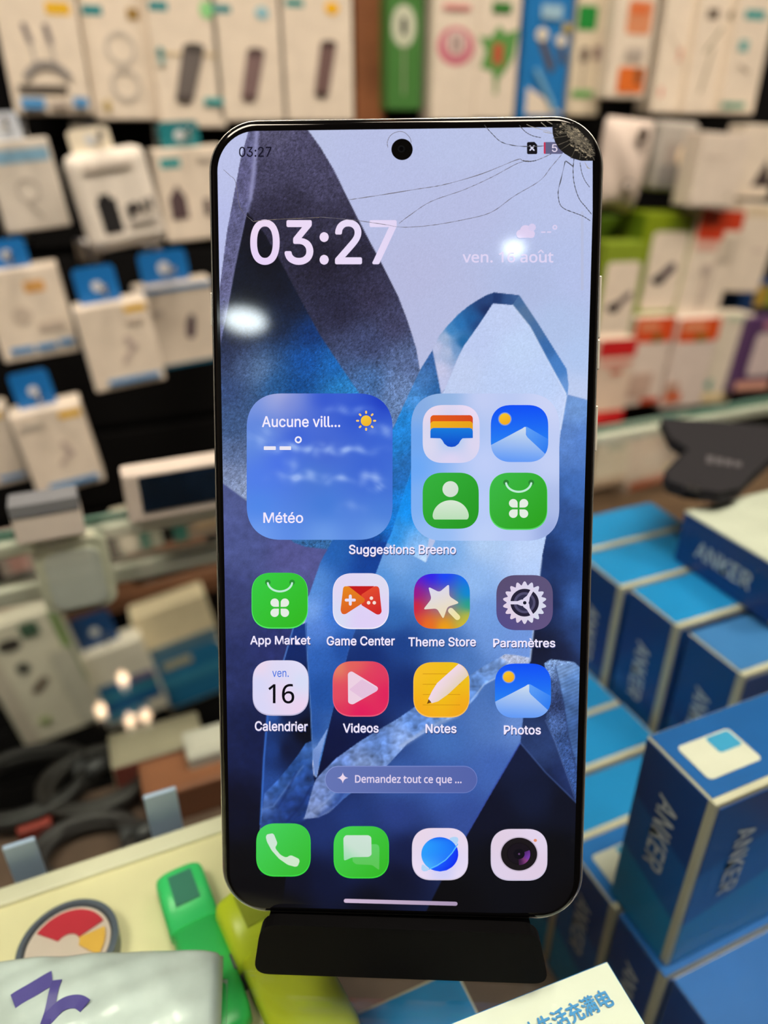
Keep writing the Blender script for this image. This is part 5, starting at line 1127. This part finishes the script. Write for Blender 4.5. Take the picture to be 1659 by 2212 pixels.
crack([(1121, 272), (1134, 286), (1150, 295), (1168, 299)], 1.8, M_CRK2)
crack([(1173, 286), (1180, 288), (1192, 290)], 1.5, M_CRKL); crack([(1137, 270), (1150, 276), (1190, 287)], .9, M_CRKL)
crack([(1220, 350), (1212, 385), (1205, 415), (1208, 440), (1218, 452), (1240, 461), (1258, 468), (1274, 478)], 1.8, M_CRK2)
crack([(1239, 345), (1237, 370), (1240, 400), (1250, 430), (1264, 448), (1277, 464)], 1.9, M_CRK2)
crack([(1252, 353), (1256, 375), (1263, 392), (1273, 406)], 1.5, M_CRK2)
crack([(1221, 349), (1228, 354), (1237, 361)], 3.0, M_CRK2)
crack([(1128, 349), (1142, 350.5), (1158, 348)], 2.2, M_CRK2)
crack([(838, 320), (837, 308), (844, 294), (858, 286.5), (872, 287), (882, 295), (887, 303), (888, 310)], 1.1)
crack([(484, 368), (497, 380), (510, 395), (520, 450), (548, 480)], .8, M_CRK); crack([(548, 480), (560, 478), (600, 475), (690, 471)], .8, mat((120, 116, 110), .4, name='crack_warm'))
for (x0, y0, x1, y1) in ((1196, 272, 1178, 262), (1180, 276, 1168, 266), (1262, 352, 1270, 366), (1266, 362, 1274, 366)): crack([(x0, y0), (x1, y1)], 1.2, M_CRKL, False)
# dead black corner
blot = [(1192, 268), (1193, 290), (1198, 308), (1206, 322), (1218, 333), (1236, 344), (1255, 349), (1282, 349), (1285, 330), (1279, 300), (1262, 280), (1240, 268)]
sc_ = prism('shattered_corner', [(*S(*p), .00034) for p in blot], (0, 0, .00001), mat((9, 9, 10), .25, name='dead_screen', noise=.4), phone)
random.seed(11)
bm = bmesh.new()
for k in range(620):
    t = random.gauss(.5, .28); s = random.gauss(.22, .26)
    cx = 1205 + 72 * t + 26 * s; cy = 268 + 72 * t - 30 * s
    if not (1192 < cx < 1281 and 264 < cy < 346): continue
    if cx - 1192 > 0 and (cx - 1265) ** 2 + (cy - 280) ** 2 > 74 ** 2: continue
    if cx > 1186 and cy < 366 and (cx - 1186) ** 2 + (cy - 366) ** 2 > 103 ** 2: continue
    a = random.uniform(-.5, 1.1); l = random.uniform(1.5, 7.5); w = random.uniform(.4, 1.8)
    q = [(cx + l * math.cos(a), cy + l * math.sin(a)), (cx - w * math.sin(a) + random.uniform(-1, 1), cy + w * math.cos(a)), (cx - l * math.cos(a) * .6, cy - l * math.sin(a)), (cx + w * math.sin(a), cy - w * math.cos(a))]
    try: f = bm.faces.new([bm.verts.new((*S(*p), .00036 + .00002 * random.random())) for p in q]); f.material_index = random.choice((0, 0, 1, 1, 2))
    except ValueError: pass
me = bm_mesh(bm, 'glass_shards')
for c in ((62, 62, 58), (96, 94, 86), (150, 146, 132)): me.materials.append(mat(c, .35, name='glass_chip', noise=.2))
o = bpy.data.objects.new('glass_shards', me); COL.objects.link(o); o.parent = sc_; o['kind'] = 'stuff'
for k in (0, 1, 3, 4, 6, 8):
    a = math.radians(176 - 9.5 * k + 4 * math.sin(3 * k)); x0, y0 = 1256 + 26 * math.cos(a), 288 + 26 * math.sin(a); x1, y1 = 1258 + (62 + 5 * math.sin(k * 2)) * math.cos(a), 286 + (60 + 5 * math.cos(k)) * math.sin(a)
    c = crack([(x0, y0), ((x0 + x1) / 2 + 1.5, (y0 + y1) / 2), (x1, y1)], 1.0, mat((76, 75, 70), .4, name='crack_grey')); c.location.z = .00003

# ------------------------------------------------------------------ the black stand
UH = Vector((PU.x, PU.y, 0)).normalized(); WH = Vector((-UH.y, UH.x, 0))
b_edge = PC - PV * (PH / 2)                                          # bottom front edge of the phone
def along(px, py, z=None, pt=None):
    return None
FB = onz(866, 2118, 0)                                               # lip foot on the glass
org = Vector((FB.x, FB.y, 0))
stand = empty('phone_stand', org, 'black plastic stand with wide flat front lip holding the phone', 'stand')
stand.rotation_euler = (0, 0, math.atan2(UH.y, UH.x))
SM = Matrix.Translation(org) @ Matrix.Rotation(math.atan2(UH.y, UH.x), 4, 'Z'); SI = SM.inverted()
be = SI @ b_edge; pn = SM.to_3x3().inverted() @ PN_; pv = SM.to_3x3().inverted() @ PV
# lip plane: from the foot (0, 0, 0) to the top edge just in front of and below the phone's front edge
top = Vector((0, be.y, be.z)) + Vector((0, pn.y, pn.z)) * .0034 - Vector((0, pv.y, pv.z)) * .0008
def onlip(px, py):
    o = SI @ CAM; d = SI.to_3x3() @ ray(px, py); n = Vector((1, 0, 0)).cross(Vector((0, top.y, top.z)))
    return o + d * (-(o.dot(n)) / d.dot(n))
lipc = [onlip(562, 1966), onlip(1167, 1984), onlip(1186, 2127), onlip(547, 2105)]
up_ = Vector((0, top.y, top.z)).normalized()
l2 = [(p.x, p.dot(up_)) for p in lipc]
l2 = [(l2[0][0], l2[0][1]), (l2[1][0], l2[1][1]), (l2[2][0], .0004), (l2[3][0], .0004)]
hgt = top.length
l2[0] = (l2[0][0], hgt); l2[1] = (l2[1][0], hgt)
shape = rounded(l2, .0034, 6)
M_STAND = mat((4, 4, 5), .6, name='black_plastic', noise=.15, scale=300, spec=.06)
nin = Vector((0, up_.z, -up_.y))                                     # into the stand, away from the viewer
prism('front_lip', [Vector((x, 0, 0)) + up_ * y for x, y in shape], nin * .0030, M_STAND, stand, .0004)
# ledge under the phone, then base plate and leaning back
yb2 = be.y - pn.y * .0079; zb2 = be.z - pn.z * .0079
xl, xr = l2[0][0] + .001, l2[1][0] - .001
led = [Vector((0, be.y, be.z)) - Vector((0, pv.y, pv.z)) * d + Vector((0, pn.y, pn.z)) * k for k, d in ((.0002, .0014), (-.0105, .0014), (-.0105, .0036), (.0002, .0036))]
prism('ledge', [(xl, p.y, p.z) for p in led], (xr - xl, 0, 0), M_STAND, stand)
bk = [Vector((0, be.y, be.z)) + Vector((0, pn.y, pn.z)) * k + Vector((0, pv.y, pv.z)) * d for k, d in ((-.0084, -.0014), (-.0084, .085), (-.0108, .085), (-.0108, -.0014))]
prism('back_rest', [(xl + .006, p.y, p.z) for p in bk], (xr - xl - .012, 0, 0), M_STAND, stand)
box('base_plate', xl, xr, .0035, .075, .0002, .003, M_STAND, stand, .0004)
prism('rear_strut', [(xl + .02, bk[2].y + .0003, bk[2].z - .02), (xl + .02, bk[2].y + .002, bk[2].z - .022), (xl + .02, .075, .003), (xl + .02, .072, .003)], (xr - xl - .04, 0, 0), M_STAND, stand)
